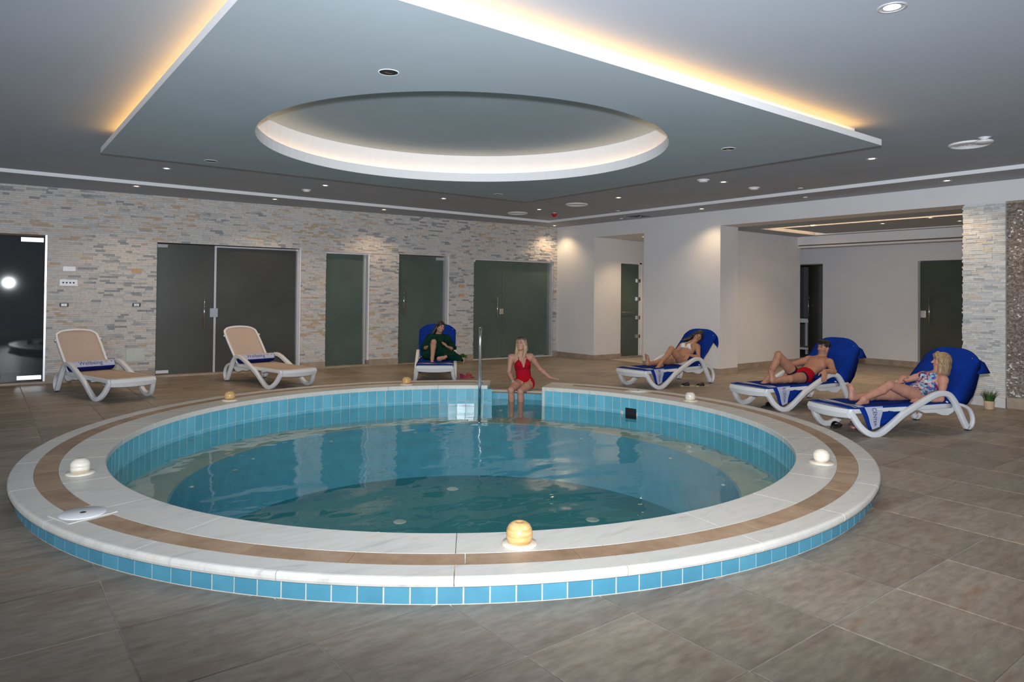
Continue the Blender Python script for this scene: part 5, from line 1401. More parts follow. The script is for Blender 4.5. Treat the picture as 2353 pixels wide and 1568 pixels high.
def hand(f, w, d, n, s=1.0, curl=.5, side=1, spread=.10):
    """w wrist, d finger direction, n back-of-hand normal, side: +1 thumb towards d x n"""
    w = np.array(w, float); d = unit(d); n = unit(np.array(n)-d*np.dot(n, d)); t = unit(np.cross(d, n))*side
    f.ell(w+d*.045*s, [d, t, n], (.048*s, .036*s, .014*s), .010)
    for i, (o, L_) in enumerate(((.027, .068), (.010, .076), (-.008, .071), (-.025, .056))):
        b = w+d*.078*s+t*o*s; a1 = curl*.55; d1 = unit(d*math.cos(a1)-n*math.sin(a1)+t*(o*spread*28*.1)); m = b+d1*L_*.5*s
        a2 = curl*1.4; d2 = unit(d*math.cos(a2)-n*math.sin(a2)+t*(o*spread*28*.1)); e = m+d2*L_*.48*s
        f.cap(b, m, .0078*s, .0072*s, .003); f.cap(m, e, .0072*s, .0056*s, .003)
    b = w+d*.02*s+t*.026*s; d1 = unit(d*.65+t*.75-n*.15); m = b+d1*.036*s; f.cap(b, m, .0115*s, .0092*s, .006); d2 = unit(d*.9+t*.35-n*.25); f.cap(m, m+d2*.030*s, .0092*s, .0068*s, .003)
def foot(f, an, d, up, s=1.0, side=1):
    """an ankle, d toe direction, up instep normal"""
    an = np.array(an, float); d = unit(d); up = unit(np.array(up)-d*np.dot(up, d)); t = unit(np.cross(d, up))
    heel = an-d*.028*s-up*.040*s; f.cap(an, heel, .030*s, .027*s, .015)
    ball = an+d*.105*s-up*.052*s; f.cap(heel, ball, .026*s, .022*s, .02); f.cap(an+d*.015*s-up*.005*s, ball+up*.006*s, .028*s, .018*s, .025)
    f.ell(ball-d*.01*s, [d, t, up], (.04*s, .042*s, .016*s), .015)
    for i, (o, L_, r) in enumerate(((.030, .050, .0125), (.012, .044, .0088), (-.003, .040, .0083), (-.017, .034, .0078), (-.030, .027, .0075))):
        b = ball+t*o*s*side-up*.002*s+d*.012*s; f.cap(b, b+d*L_*s-up*.004*s, r*s, r*.9*s, .0035)
HEADDIM = dict(f=(.066, .084, .082), m=(.070, .088, .086))
def head_axes(fwd, up):
    up = unit(up); fwd = unit(np.array(fwd)-up*np.dot(fwd, up)); right = np.cross(fwd, up); return right, fwd, up     # 'right' is the person's right
def head(f, c, fwd, up, s=1.0, male=False):
    r, w, u = head_axes(fwd, up); A = [r, w, u]; c = np.array(c, float)
    P = lambda x, y, z: c+(r*x+w*y+u*z)*s
    f.ell(P(0, -.012, .030), A, np.array((.069, .088, .080))*s, .01)
    f.ell(P(0, .022, -.022), A, np.array((.055, .058, .072))*s, .03)
    f.ell(P(0, .040, -.076), A, np.array((.032 if male else .026, .030, .022))*s, .025)     # chin
    for q in (-1, 1):
        f.cap(P(q*.046, -.005, -.045), P(q*.022, .045, -.078), .018*s, .014*s, .02)       # jaw
        f.ell(P(q*.036, .050, -.022), A, np.array((.022, .02, .02))*s, .018)               # cheek
        f.ell(P(q*.030, .072, .010), A, np.array((.017, .014, .011))*s, .010, cut=True)    # eye socket
        f.cap(P(q*.014, .078, .026), P(q*.042, .066, .027), .008*s, .006*s, .010)           # brow
        f.ell(P(q*.070, -.008, -.006), A, np.array((.009, .017, .028))*s, .006)            # ear
    f.cap(P(0, .076, .012), P(0, .098, -.020), .008*s, .0125*s, .008)                       # nose
    for q in (-1, 1): f.cap(P(q*.010, .086, -.022), P(q*.010, .080, -.022), .0085*s, .007*s, .006)
    f.cap(P(-.016, .074, -.047), P(.016, .074, -.047), .0075*s, .0075*s, .008)              # mouth mound
    return r, w, u
def face_parts(root, c, fwd, up, s, smile=False, closed=False, brow=None):
    r, w, u = head_axes(fwd, up); c = np.array(c, float)
    P = lambda x, y, z: Vector(c+(r*x+w*y+u*z)*s)
    B = Matrix((( r[0], w[0], u[0], 0), (r[1], w[1], u[1], 0), (r[2], w[2], u[2], 0), (0,0,0,1)))
    def ellobj(nm, p, rad, mat):
        bm = bmesh.new(); bmesh.ops.create_uvsphere(bm, u_segments=14, v_segments=8, radius=1)
        for v in bm.verts: v.co = p + (B @ Vector((v.co.x*rad[0]*s, v.co.y*rad[1]*s, v.co.z*rad[2]*s)))
        return bm_obj(nm, bm, mat, root, smooth=True)
    for q in (-1, 1):
        if closed: 
            bm = bmesh.new(); tube(bm, [P(q*(.030+.013*a), .0715-.004*abs(a), .006-.003*(1-a*a)) for a in (-1,-.5,0,.5,1)], .0022, 6); bm_obj('eyelash', bm, M['eye_dark'], root)
        else:
            ellobj('eye', P(q*.030, .0625, .009), (.0135, .010, .0062), M['eye_white'])
            ellobj('iris', P(q*.030+(.0), .0715, .009), (.0052, .0028, .0055), M['eye_dark'])
            bm = bmesh.new(); tube(bm, [P(q*(.030+.014*a), .0725-.004*abs(a), .0145-.003*a*a) for a in (-1,-.5,0,.5,1)], .0019, 6); bm_obj('eyelash', bm, M['eye_dark'], root)
        bm = bmesh.new(); tube(bm, [P(q*(.031+.019*a), .079-.008*(a+.2)**2, .030+.004*(1-a*a)) for a in (-1,-.5,0,.5,1)], [.0018, .003, .003, .0026, .0012], 6); bm_obj('eyebrow', bm, brow or M['hair_root'], root)
    wd = .026 if smile else .020
    bm = bmesh.new(); tube(bm, [P(a*wd, .0815-.010*a*a, -.0425+(.006*a*a if smile else .001*a*a)) for a in (-1,-.6,-.2,.2,.6,1)], [.0012,.0024,.0028,.0028,.0024,.0012], 6); bm_obj('upper_lip', bm, M['lip'], root, smooth=True)
    bm = bmesh.new(); tube(bm, [P(a*wd, .0795-.010*a*a, (-.056 if smile else -.050)+(.016*a*a if smile else .007*a*a)) for a in (-1,-.6,-.2,.2,.6,1)], [.0012,.0028,.0034,.0034,.0028,.0012], 6); bm_obj('lower_lip', bm, M['lip'], root, smooth=True)
    if smile:
        bm = bmesh.new(); tube(bm, [P(a*wd*.8, .0795-.009*a*a, -.0488+.008*a*a) for a in (-1,-.5,0,.5,1)], [.002,.0042,.0046,.0042,.002], 6); bm_obj('teeth', bm, M['teeth'], root, smooth=True)
def person(name, F, J, label, skinmat, s, male=False, hd=None, hands=None, feet=None, vox=.0062, extra=None):
    """J: joints in the frame F (lounger or world)"""
    HANDS.clear(); HANDS.update(hands or {})
    root = empty('person'); root.matrix_world = F; tag(root, label, 'person')
    J = {k: np.array(v, float) for k, v in J.items()}
    allp = np.array(list(J.values())); f = Field(allp.min(0)-.24, allp.max(0)+.24, vox)
    U = unit(J['chest']-J['pelvis']); Lr = unit(J['shL']-J['shR']); Fw = unit(np.cross(Lr, U)); Lr = unit(np.cross(U, Fw)); A = [Lr, Fw, U]
    U2 = unit(J['neck']-J['chest'])
    w_ = 1.0 if not male else 1.12
    LH = unit(J['hipL']-J['hipR']); 
    pel = J['pelvis']; ch = J['chest']; mid = (pel+ch)/2
    f.ell(pel+U*.01*s, [LH, Fw, U], np.array((.155 if not male else .145, .100, .10))*s, .03)
    f.ell(mid, A, np.array((.120*(1 if not male else 1.1), .088, .125))*s, .05)
    f.ell(ch+U*.01*s, A, np.array((.138*w_, .100*(1.05 if male else 1), .145))*s, .05)
    f.cap(J['shL']-Lr*.02*s-U*.01*s, J['shR']+Lr*.02*s-U*.01*s, .052*s*w_, .052*s*w_, .04)
    f.cap(ch+U*.08*s, J['neck'], .075*s, .055*s, .05)
    for q, sh in ((1, 'shL'), (-1, 'shR')): f.cap(J['neck']-U2*.01*s, J[sh], .042*s*w_, .040*s*w_, .03)   # trapezius
    if male:
        for q in (-1, 1): f.ell(ch+Fw*.062*s+Lr*q*.068*s+U*.045*s, A, np.array((.072, .035, .055))*s, .03)
    else:
        for q in (-1, 1): f.ell(ch+Fw*.078*s+Lr*q*.066*s+U*.018*s, A, np.array((.058, .056, .058))*s, .018)
    for S_ in ('L', 'R'):
        sh, el, wr = J['sh'+S_], J['el'+S_], J['wr'+S_]; hp, kn, an = J['hip'+S_], J['kn'+S_], J['an'+S_]
        g = 1.0 if not male else 1.15
        f.cap(sh, sh+(el-sh)*.35, .048*s*g, .043*s*g, .025); f.cap(sh+(el-sh)*.3, el, .042*s*g, .033*s*g, .012)
        f.cap(el, el+(wr-el)*.35, .034*s*g, .033*s*g, .010); f.cap(el+(wr-el)*.3, wr, .033*s*g, .0215*s*g, .010)
        f.cap(hp, hp+(kn-hp)*.5, .086*s, .070*s, .02); f.cap(hp+(kn-hp)*.45, kn, .070*s, .050*s, .012)
        f.cap(kn, kn, .051*s, .051*s, .012)
        back = unit(np.cross(np.cross(kn-hp, an-kn), an-kn)) if np.linalg.norm(np.cross(kn-hp, an-kn)) > 1e-4 else np.zeros(3)
        if np.dot(back, hp-kn) < 0: back = -back
        cf = kn+(an-kn)*.30+back*.014*s
        f.cap(kn, cf, .046*s, .051*s, .012); f.cap(cf, an, .050*s, .030*s, .012); f.cap(kn, an, .040*s, .030*s, .01)
    for S_, (d, n, curl, side) in (hands or {}).items():
        J_ = J['wr'+S_]; hand(f, J_, d, n, s*1.02*(1.1 if male else 1), curl, side)
    for S_, (d, up) in (feet or {}).items(): foot(f, J['an'+S_], d, up, s*(1.1 if male else 1.0), 1 if S_ == 'L' else -1)
    # neck and head
    hc, fw, up = J['head'], hd[0], hd[1]; upv = unit(up)
    f.cap(J['neck']-U2*.02*s, hc-upv*.045*s-unit(fw)*.012*s, .052*s*(1.12 if male else 1), .047*s*(1.15 if male else 1), .02)
    head(f, hc, fw, up, s*1.0, male)
    if extra: extra(f, J, A)
    V, Fc = f.mesh(); V = smooth_np(V, Fc, 2, .45); NR = normals_np(V, Fc)
    np_obj('body', V, Fc, skinmat, root)
    return root, V, Fc, NR, J, A, f
def hair_cap(c, fwd, up, s, vox=.0055, strands=(), fringe=0, thick=.010, low=-.02, tail=None):
    r, w, u = head_axes(fwd, up); c = np.array(c, float); A = [r, w, u]; P = lambda x, y, z: c+(r*x+w*y+u*z)*s
    pts = [c]+[P(*p) for st_ in strands for p, _ in st_]; pts = np.array(pts); f = Field(pts.min(0)-.16, pts.max(0)+.16, vox)
    f.ell(P(0, -.016, .036), A, (np.array((.069, .088, .080))+thick)*s, .01)
    f.ell(P(0, -.035, .0), A, (np.array((.066, .066, .075))+thick)*s, .02)
    # open the face
    f.ell(P(0, .085, -.030+fringe), A, np.array((.060, .072, .088))*s, .008, cut=True)
    f.cap(P(-.030, .06, -.1), P(.030, .06, -.1), .055*s, .055*s, .01, cut=True)
    for st_ in strands:
        for (p, ra), (q, rb) in zip(st_[:-1], st_[1:]): f.cap(P(*p), P(*q), ra*s, rb*s, .012)
    V, Fc = f.mesh(); return smooth_np(V, Fc, 1, .4), Fc, P
def between(p, a, b):
    a = np.array(a); b = np.array(b); return ((p-a)@(b-a))/((b-a)@(b-a))
def seg_dist(p, a, b):
    ab = b-a; t = np.clip(((p-a)@ab)/(ab@ab), 0, 1); return np.linalg.norm(p-(a+t[:, None]*ab), axis=1)
HANDS = {}
def torso_mask(V, J, A, s, arm_clear=.0):
    """coordinates on the torso and a mask without arms, neck and head"""
    Lr, Fw, U = A; rel = V-J['pelvis']; uu = rel@U; ll = rel@Lr; ff = rel@Fw
    m = np.ones(len(V), bool); d_t = np.minimum(seg_dist(V, J['pelvis'], J['chest'])/1.0, seg_dist(V, J['chest'], J['neck']))
    for S_ in ('L', 'R'):
        da = np.minimum(seg_dist(V, J['sh'+S_]+(J['el'+S_]-J['sh'+S_])*.18, J['el'+S_])-.044*s, seg_dist(V, J['el'+S_], J['wr'+S_])-.034*s)
        m &= da > .006
        m &= np.linalg.norm(V-J['wr'+S_], axis=1) > .05*s
        if S_ in HANDS: m &= seg_dist(V, J['wr'+S_], J['wr'+S_]+unit(HANDS[S_][0])*.20*s) > .062*s
    return uu, ll, ff, m
def leg_t(V, J):
    out = []
    for S_ in ('L', 'R'):
        hp, kn = J['hip'+S_], J['kn'+S_]; ax = unit(kn-hp); t = (V-hp)@ax; out.append((t, np.linalg.norm((V-hp)-t[:, None]*ax, axis=1), seg_dist(V, kn, J['an'+S_])))
    return out
def bracelet(root, a, b, t, r, mat, w=.004, name='bracelet'):
    a = np.array(a, float); b = np.array(b, float); c = a+(b-a)*t; ax = unit(b-a); e1 = unit(np.cross(ax, (0, .1, 1))); e2 = np.cross(ax, e1)
    return tube_obj(name, [Vector(c+e1*r*math.cos(2*PI*k/20)+e2*r*math.sin(2*PI*k/20)) for k in range(20)], w, mat, root, 8, True)

# ---- 1. blonde woman in the patterned swimsuit (rightmost) --------------------
s = .90; F7 = frame_of('f')
J = dict(pelvis=(1.18,-.05,.372), chest=(1.385,-.06,.480), neck=(1.500,-.06,.585), head=(1.535,-.07,.712),
 shL=(1.40,-.215,.535), elL=(1.31,-.255,.335), wrL=(1.11,-.19,.325), shR=(1.455,.09,.545), elR=(1.27,.20,.475), wrR=(1.10,.10,.475),
 hipL=(1.12,-.135,.362), knL=(.735,-.13,.492), anL=(.425,-.10,.352), hipR=(1.12,.035,.362), knR=(.75,.05,.350), anR=(.385,.03,.345))
root, V, Fc, NR, J, A, f = person('w7', F7, J, 'blonde woman in a multicoloured strapless swimsuit reclining on the rightmost lounger', M['skin_fair'], s,
 hd=((-.80, .60, .02), (.16, .0, 1)), hands=dict(L=((-1,.1,-.1), (0,-.3,1), .35, -1), R=((.25,-.3,.55), (-.9,.1,.4), .9, 1)),
 feet=dict(L=((-.97,-.05,-.16), (-.16,0,.97)), R=((-.50,.0,.86), (-.86,0,-.5))))
uu, ll, ff, m = torso_mask(V, J, A, s)
lt = leg_t(V, J); chu = (J['chest']-J['pelvis'])@A[2]
top = chu+.052-.020*np.cos(ll/.066*PI)*(ff > 0)
suit = m & (uu < top) & (uu > -.13) & ((np.abs(ll) < .125*s) | (uu < chu-.03))
for t_, rd, dk in lt: suit &= ~(((t_ > .04) & (rd < .13) & (uu < np.abs(ll)*.9-.005)) | ((t_ > .15) & (rd < .12)))
shell('swimsuit', V, Fc, NR, suit, .004, M['pattern'], root)
face_parts(root, J['head'], (-.80, .60, .02), (.16, .0, 1), s, smile=True)
st = [[((x, y, .03), .030), ((x*1.12, y-.004, -.05), .034), ((x*1.10, y, -.13), .028), ((x*1.02, y+.004, -.165), .012)] for x, y in ((.062, -.01), (-.062, -.01), (.055, -.045), (-.055, -.045), (.0, -.075), (.03, -.07), (-.03, -.07), (.066, .018), (-.066, .018))]
st += [[((q*.01, .045, .105), .020), ((q*.035, .075, .078), .016), ((q*.052, .070, .045), .010)] for q in (-1, 1)] + [[((0, .05, .105), .02), ((0, .082, .075), .014), ((.0, .088, .050), .007)]]
Vh, Fh, _ = hair_cap(J['head'], (-.80, .60, .02), (.16, .0, 1), s, strands=st, fringe=-.012); np_obj('hair', Vh, Fh, M['hair_honey'], root)
bracelet(root, J['elR'], J['wrR'], .92, .026*s, M['nail']); bracelet(root, J['elL'], J['wrL'], .92, .025*s, M['black'], .008, 'wristwatch')
lathe('watch_face', [(.016, 0), (.016, .008), (.001, .009)], M['black'], root, 20, loc=Vector(J['wrL']+(J['elL']-J['wrL'])*.08+np.array((0,-.01,.026))))
tube_obj('necklace', [Vector(J['neck']+np.array((-.02,0,-.012))+.052*s*np.array((math.cos(a)*.9-.3, math.sin(a), .15*math.cos(a)))) for a in [2*PI*k/24 for k in range(24)]], .0015, M['nail'], root, 6, True)

# ---- 2. man in red trunks ------------------------------------------------------
s = .93; F6 = frame_of('e')
J = dict(pelvis=(1.085,0,.372), chest=(1.335,0,.492), neck=(1.465,0,.598), head=(1.492,-.005,.728),
 shL=(1.37,-.185,.548), elL=(1.25,-.335,.450), wrL=(1.055,-.345,.470), shR=(1.43,.185,.552), elR=(1.19,.275,.482), wrR=(.955,.17,.385),
 hipL=(1.02,-.092,.365), knL=(.625,-.165,.368), anL=(.355,-.12,.352), hipR=(1.04,.095,.372), knR=(.725,.10,.650), anR=(.535,.10,.352))
root, V, Fc, NR, J, A, f = person('m6', F6, J, 'dark-haired bare-chested man in red swim trunks reclining on a blue towel', M['skin_man'], s, True,
 hd=((-.98, .14, .03), (.06, .02, 1)), hands=dict(L=((-.42,-.30,-.85), (-.5,-.72,.45), .25, 1), R=((-.55,-.25,-.6), (-.5,0,.8), .7, -1)),
 feet=dict(L=((-.55,.12,.83), (-.83,0,-.55)), R=((-.97,.0,-.14), (-.14,0,.98))))
uu, ll, ff, m = torso_mask(V, J, A, s); lt = leg_t(V, J)
tr = m & (uu < .075) & (uu > -.16) & (np.linalg.norm(V-J['pelvis'], axis=1) < .26)
leg_ok = np.zeros(len(V), bool)
for t_, rd, dk in lt: tr &= ~((t_ > .085) & (rd < .14))
shell('swim_trunks', V, Fc, NR, tr, .006, M['red_suit'], root)
for S_, (t_, rd, dk) in zip('LR', lt):
    hem = (t_ > .078) & (t_ < .118) & (rd < .115) & (dk > .05) & m & (seg_dist(V, J['hip'+S_], J['kn'+S_]) < .1)
    o = shell('leg_hem', V, Fc, NR, hem, .007, M['navy'], root)
    if o: pass
face_parts(root, J['head'], (-.98, .14, .03), (.06, .02, 1), s, brow=M['hair_man'])
st = [[((x, y, .085), .022), ((x*1.05, y+.018, .098), .014)] for x in (-.04, -.02, 0, .02, .04) for y in (.0, .03, .052)] + [[((q*.064, -.02, .05), .018), ((q*.068, -.018, .0), .008)] for q in (-1, 1)]
Vh, Fh, _ = hair_cap(J['head'], (-.98, .14, .03), (.06, .02, 1), s, strands=st, fringe=-.018, thick=.006)
r_, w_2, u_ = head_axes((-.98, .14, .03), (.06, .02, 1)); rel = (Vh-J['head']); keepv = (rel@u_ > -.012*s-.75*(rel@w_2)*1.0*(rel@w_2 < 0)*.6) ; fk = keepv[Fh].all(1)
np_obj('hair', Vh, Fh[fk], M['hair_man'], root)
# stubble: chin and upper lip
rel = V-J['head']; hx, hy, hz = rel@r_, rel@w_2, rel@u_
sb = (hz < -.028*s) & (hz > -.10*s) & (hy > .018*s) & (np.abs(hx) < .06*s); shell('stubble', V, Fc, NR, sb, .0012, M['stubble'], root)
for q in (-1, 1):
    c = J['chest']+A[1]*.098*s+A[0]*q*.072*s+A[2]*.028*s
    d = np.linalg.norm(V-c, axis=1); shell('nipple', V, Fc, NR, d < .018*s, .0015, M['lip'], root)
rg = J['wrR']+unit((-.55,-.25,-.6))*.10; bracelet(root, rg, rg+np.array((-.05,-.02,-.06)), .0, .0105, M['chrome'], .0025, 'ring')

# ---- 3. woman in a white bikini -------------------------------------------------
s = .88; F5 = frame_of('d')
J = dict(pelvis=(1.18,-.03,.380), chest=(1.385,-.03,.520), neck=(1.530,-.035,.640), head=(1.595,-.085,.748),
 shL=(1.445,-.185,.585), elL=(1.365,-.265,.425), wrL=(1.19,-.20,.470), shR=(1.445,.120,.590), elR=(1.33,.195,.455), wrR=(1.225,.01,.475),
 hipL=(1.16,-.085,.370), knL=(.885,-.10,.570), anL=(.625,-.10,.352), hipR=(1.16,.085,.365), knR=(.83,.06,.358), anR=(.46,.025,.346))
HD5 = ((-.72, -.62, -.06), (.28, -.52, .80))
root, V, Fc, NR, J, A, f = person('w5', F5, J, 'dark-haired woman in a white bikini asleep on a lounger, head tilted', M['skin_tan'], s,
 hd=HD5, hands=dict(L=((-.65,.05,-.65), (-.5,-.55,.6), .35, 1), R=((-.5,-.75,-.2), (-.3,-.1,.95), .3, 1)),
 feet=dict(L=((-.97,-.02,-.2), (-.2,0,.97)), R=((-.45,.0,.88), (-.88,0,-.45))))
uu, ll, ff, m = torso_mask(V, J, A, s); lt = leg_t(V, J); chu = (J['chest']-J['pelvis'])@A[2]
for q in (-1, 1):
    a_ = ll-q*.062*s; b_ = uu-chu-.018*s; tri = (ff > .05*s) & (b_ > -.052*s) & (np.abs(a_) < .062*s*(1-(b_+.052*s)/(.140*s))+.006)
    shell('bikini_cup', V, Fc, NR, tri, .005, M['white_suit'], root)
    tube_obj('halter_strap', [Vector(J['chest']+A[1]*.118*s+A[0]*q*.062*s+A[2]*.085*s), Vector(J['chest']+A[1]*.088*s+A[0]*q*.056*s+A[2]*.125*s), Vector(J['neck']+A[1]*.045*s+A[0]*q*.045*s+A[2]*.012*s), Vector(J['neck']-A[1]*.03*s+A[0]*q*.035*s+A[2]*.04*s)], .003, M['white_suit'], root, 6)
under = m & (np.abs(uu-chu+.036*s) < .006) ; shell('bikini_band', V, Fc, NR, under, .004, M['white_suit'], root)
br = m & (uu < .035) & (uu > -.14)
for t_, rd, dk in lt: br &= ~((t_ > .03) & (rd < .13))
shell('bikini_brief', V, Fc, NR, br, .004, M['white_suit'], root)
face_parts(root, J['head'], *HD5, s, closed=True)
st = [[((.062, -.02, .03), .030), ((.082, -.035, -.06), .034), ((.105, -.03, -.14), .034), ((.15, -.02, -.20), .024), ((.20, .0, -.25), .010)],
      [((.055, -.05, .02), .030), ((.075, -.065, -.08), .034), ((.10, -.06, -.17), .028), ((.14, -.05, -.24), .012)],
      [((-.062, -.02, .03), .028), ((-.075, -.03, -.05), .030), ((-.072, -.03, -.11), .024), ((-.06, -.02, -.155), .012)],
      [((-.05, -.05, .02), .03), ((-.06, -.065, -.07), .03), ((-.055, -.06, -.14), .018)], [((.064, .02, .04), .016), ((.078, .008, -.03), .018), ((.09, -.01, -.10), .016)], [((-.064, .02, .04), .014), ((-.074, .008, -.03), .015), ((-.072, 0, -.08), .010)]]
Vh, Fh, _ = hair_cap(J['head'], *HD5, s, strands=st, fringe=.0); np_obj('hair', Vh, Fh, M['hair_brown'], root)
tube_obj('necklace', [Vector(J['neck']+A[1]*.004+.058*s*(A[1]*math.cos(a)*.95+A[0]*math.sin(a)-A[2]*.25*math.cos(a))) for a in [2*PI*k/24 for k in range(24)]], .0018, M['nail'], root, 6, True)

# ---- 4. woman in the green kaftan ----------------------------------------------
s = .90; F3 = frame_of('c')
J = dict(pelvis=(1.16,0,.372), chest=(1.385,-.015,.545), neck=(1.495,-.02,.680), head=(1.475,-.055,.815),
 shR=(1.43,.135,.628), elR=(1.26,.215,.455), wrR=(1.03,.125,.510), shL=(1.44,-.175,.622), elL=(1.26,-.275,.445), wrL=(1.055,-.185,.500),
 hipR=(1.10,.08,.372), knR=(.79,.04,.600), anR=(.615,.055,.348), hipL=(1.10,-.09,.372), knL=(.86,-.27,.362), anL=(.66,-.045,.335))
HD3 = ((-.80, -.55, .12), (.12, -.30, .95))
root, V, Fc, NR, J, A, f = person('w3', F3, J, 'black-haired woman in a dark green kaftan sitting on the lounger facing the pool, laughing', M['skin_mid'], s,
 hd=HD3, hands=dict(L=((-.45,.55,.55), (-.5,-.3,.75), .2, 1), R=((-.35,-.9,.1), (-.9,.3,.2), .8, -1)),
 feet=dict(L=((-.45,-.62,.50), (-.6,.2,.75)), R=((-.96,.02,-.22), (-.22,0,.96))))
face_parts(root, J['head'], *HD3, s, smile=True, brow=M['hair_black'])
k_ = Field(np.array((.52,-.52,.27)), np.array((1.72,.42,.84)), .0075); Lr, Fw, U = A
k_.ell(J['pelvis'], A, np.array((.20,.135,.13))*s, .04); k_.ell((J['pelvis']+J['chest'])/2, A, np.array((.17,.125,.15))*s, .05); k_.ell(J['chest'], A, np.array((.165,.160,.16))*s, .05); k_.ell(J['chest']+Fw*.07*s+U*.01, A, np.array((.135,.10,.10))*s, .04)
k_.cap(J['shL'], J['shR'], .066*s, .066*s, .04); k_.cap(J['neck']-U*.035*s, J['shL'], .055*s, .06*s, .03); k_.cap(J['neck']-U*.035*s, J['shR'], .055*s, .06*s, .03)
for S_ in 'LR':
    sh, el = J['sh'+S_], J['el'+S_]; k_.cap(sh, sh+(el-sh)*.92, .066*s, .082*s, .03); k_.cap(sh+(el-sh)*.5-np.array((0,0,.02)), el+np.array((.03,0,-.04)), .07*s, .06*s, .03)
k_.cap(J['hipR'], J['hipR']+(J['knR']-J['hipR'])*.62, .105*s, .092*s, .04); k_.ell((.98,.12,.365), ((1,0,0),(0,1,0),(0,0,1)), (.19,.13,.08), .05)
k_.cap(J['hipL'], J['knL'], .115*s, .085*s, .04); k_.cap(J['knL'], (.72,-.16,.372), .08*s, .055*s, .04); k_.cap((1.05,-.16,.375), (.80,-.30,.35), .085, .06, .05)
k_.cap((.95,-.30,.35), (.80,-.385,.335), .06, .045, .04); k_.cap((.80,-.385,.33), (.74,-.435,.30), .04, .022, .03)
k_.cap(J['chest']+Fw*.05, J['pelvis']+Fw*.09+np.array((-.08,-.08,0)), .09, .10, .05)
# neck opening, keyhole
k_.cap(J['neck']+Fw*.05*s-U*.005, J['neck']+U*.09, .062*s, .075*s, .006, cut=True); k_.ell(J['chest']+Fw*.150*s+U*.100*s, A, np.array((.010,.045,.026))*s, .004, cut=True)
Vk, Fk = k_.mesh(); Vk = smooth_np(Vk, Fk, 2, .4)
# fabric folds
Nk = normals_np(Vk, Fk); Vk = Vk+Nk*(.004*np.sin(Vk[:,1]*70+Vk[:,2]*25)*(Vk[:,2] < .5))[:, None]
np_obj('kaftan', Vk, Fk, M['kaftan'], root)
Nk = normals_np(Vk, Fk); rel = Vk-J['chest']; tm_ = (rel@U > .055*s) & (np.abs(rel@Lr) < .070*s) & (rel@Fw > .07*s); shell('neck_trim', Vk, Fk, Nk, tm_, .002, M['kaftan_trim'], root)
st = [[((q*.058, -.03, .03), .034), ((q*.072, -.05, -.07), .034), ((q*.075, -.05, -.15), .026), ((q*.07, -.04, -.19), .012)] for q in (-1, 1)] + [[((.06, -.02, .02), .03), ((.085, -.045, -.09), .034), ((.10, -.04, -.17), .022)], [((0, -.075, .02), .035), ((0, -.09, -.08), .035), ((0, -.08, -.16), .02)], [((.052, .035, .07), .022), ((.066, .012, .02), .016)], [((-.052, .035, .07), .02), ((-.066, .012, .02), .014)]]
Vh, Fh, _ = hair_cap(J['head'], *HD3, s, strands=st, fringe=.0); np_obj('hair', Vh, Fh, M['hair_black'], root)

# ---- 5. woman in the red swimsuit sitting at the entry --------------------------
s = .89; FW = Matrix.Identity(4)
P0 = Vector((6.40, 7.955, 0)); az = math.atan2(-(P0.y), -(P0.x))          # faces the camera side
FP = Matrix.Translation((6.395, 7.955, 0)) @ Matrix.Rotation(az, 4, 'Z')   # local x: towards the viewer, y: her left
def toloc(p): v = FP.inverted() @ Vector(p); return (v.x, v.y, v.z)
J = dict(pelvis=(.02,.0,.105), chest=(-.02,-.03,.360), neck=(-.02,-.055,.520), head=(.0,-.05,.680),
 shL=(-.05,.095,.490), elL=(-.13,.235,.295), wrL=(-.02,.380,.185), shR=(.0,-.200,.480), elR=(.03,-.225,.265), wrR=(.18,-.165,.150),
 hipL=(.03,.075,.098), knL=(.385,-.055,.030), anL=(.30,-.045,-.330), hipR=(.03,-.085,.105), knR=(.375,-.19,.048), anR=(.27,-.175,-.320))
HD2 = ((.86, -.42, .10), (-.08, .0, 1))
root, V, Fc, NR, J, A, f = person('w2', FP, J, 'smiling blonde woman in a red swimsuit sitting at the pool entry, feet in water', M['skin_pink'], s,
 hd=HD2, hands=dict(L=((.15,.95,-.12), (.1,.1,1), .25, -1), R=((.55,.12,-.75), (.7,-.5,.5), .4, -1)),
 feet=dict(L=((.92,-.05,-.35), (.35,0,.9)), R=((.92,-.1,-.35), (.35,0,.9))))
uu, ll, ff, m = torso_mask(V, J, A, s); lt = leg_t(V, J); chu = (J['chest']-J['pelvis'])@A[2]
b_ = uu-chu
topf = np.where(ff > .02, .105*s-1.15*np.abs(np.abs(ll)-.072*s), -.01)          # two peaks in front
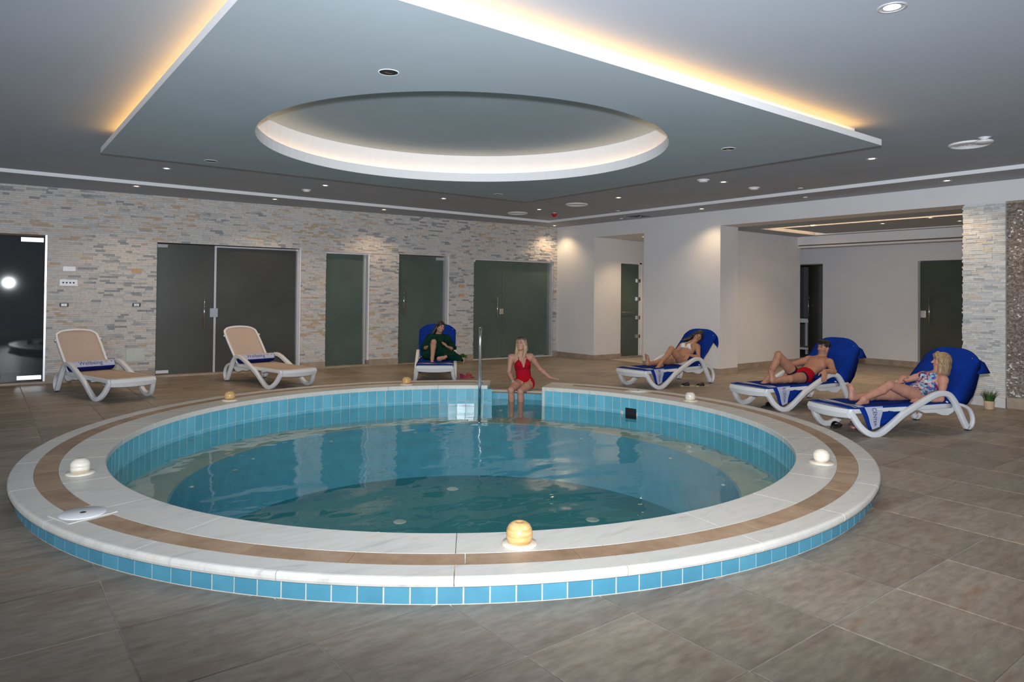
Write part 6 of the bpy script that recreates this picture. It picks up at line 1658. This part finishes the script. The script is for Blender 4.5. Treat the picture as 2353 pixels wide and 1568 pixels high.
vcut = (np.abs(ll) < .060*s*np.clip((b_+.045*s)/(.14*s), 0, 1)) & (ff > 0)
su = m & (b_ < topf) & ~vcut & (uu > -.13)
for t_, rd, dk in lt: su &= ~(((t_ > .05) & (rd < .13) & (uu < np.abs(ll)*.75-.01)) | ((t_ > .13) & (rd < .12)))
shell('swimsuit', V, Fc, NR, su, .004, M['red_suit'], root)
band = m & (np.abs(uu-chu+.062*s) < .007) & (seg_dist(V, J['pelvis'], J['chest']) < .17); shell('waist_piping', V, Fc, NR, band, .0062, M['navy'], root)
for q in (-1, 1): tube_obj('halter_strap', [Vector(J['chest']+A[1]*.112*s+A[0]*q*.072*s+A[2]*.088*s), Vector(J['chest']+A[1]*.085*s+A[0]*q*.066*s+A[2]*.125*s), Vector(J['neck']+A[1]*.03*s+A[0]*q*.050*s-A[2]*.0*s), Vector(J['neck']-A[1]*.04*s+A[0]*q*.03*s+A[2]*.03*s)], .005, M['red_suit'], root, 6)
mp_ = J['pelvis']+A[0]*.085*s+A[1]*.085*s+A[2]*.035*s; d = np.linalg.norm(V-mp_, axis=1); shell('gold_emblem', V, Fc, NR, d < .018, .0065, M['ink_orange'], root)
face_parts(root, J['head'], *HD2, s, smile=True)
st = [[((q*.060, .0, .03), .026), ((q*.076, -.005, -.05), .028), ((q*.078, .015, -.13), .028), ((q*.070, .045, -.205), .024), ((q*.062, .055, -.255), .010)] for q in (-1, 1)] + [[((q*.05, -.05, .0), .034), ((q*.06, -.05, -.09), .034), ((q*.06, -.02, -.17), .024)] for q in (-1, 1)] + [[((0, -.07, .0), .035), ((0, -.075, -.1), .035), ((0, -.06, -.17), .02)]] + [[((q*.03, .045, .095), .018), ((q*.058, .035, .05), .018), ((q*.068, .020, -.01), .018), ((q*.072, .015, -.07), .018)] for q in (-1, 1)]
Vh, Fh, _ = hair_cap(J['head'], *HD2, s, strands=st, fringe=.002); np_obj('hair', Vh, Fh, M['hair_two'], root)
bracelet(root, J['elR'], J['wrR'], .93, .0255*s, M['ink_teal'], .005)
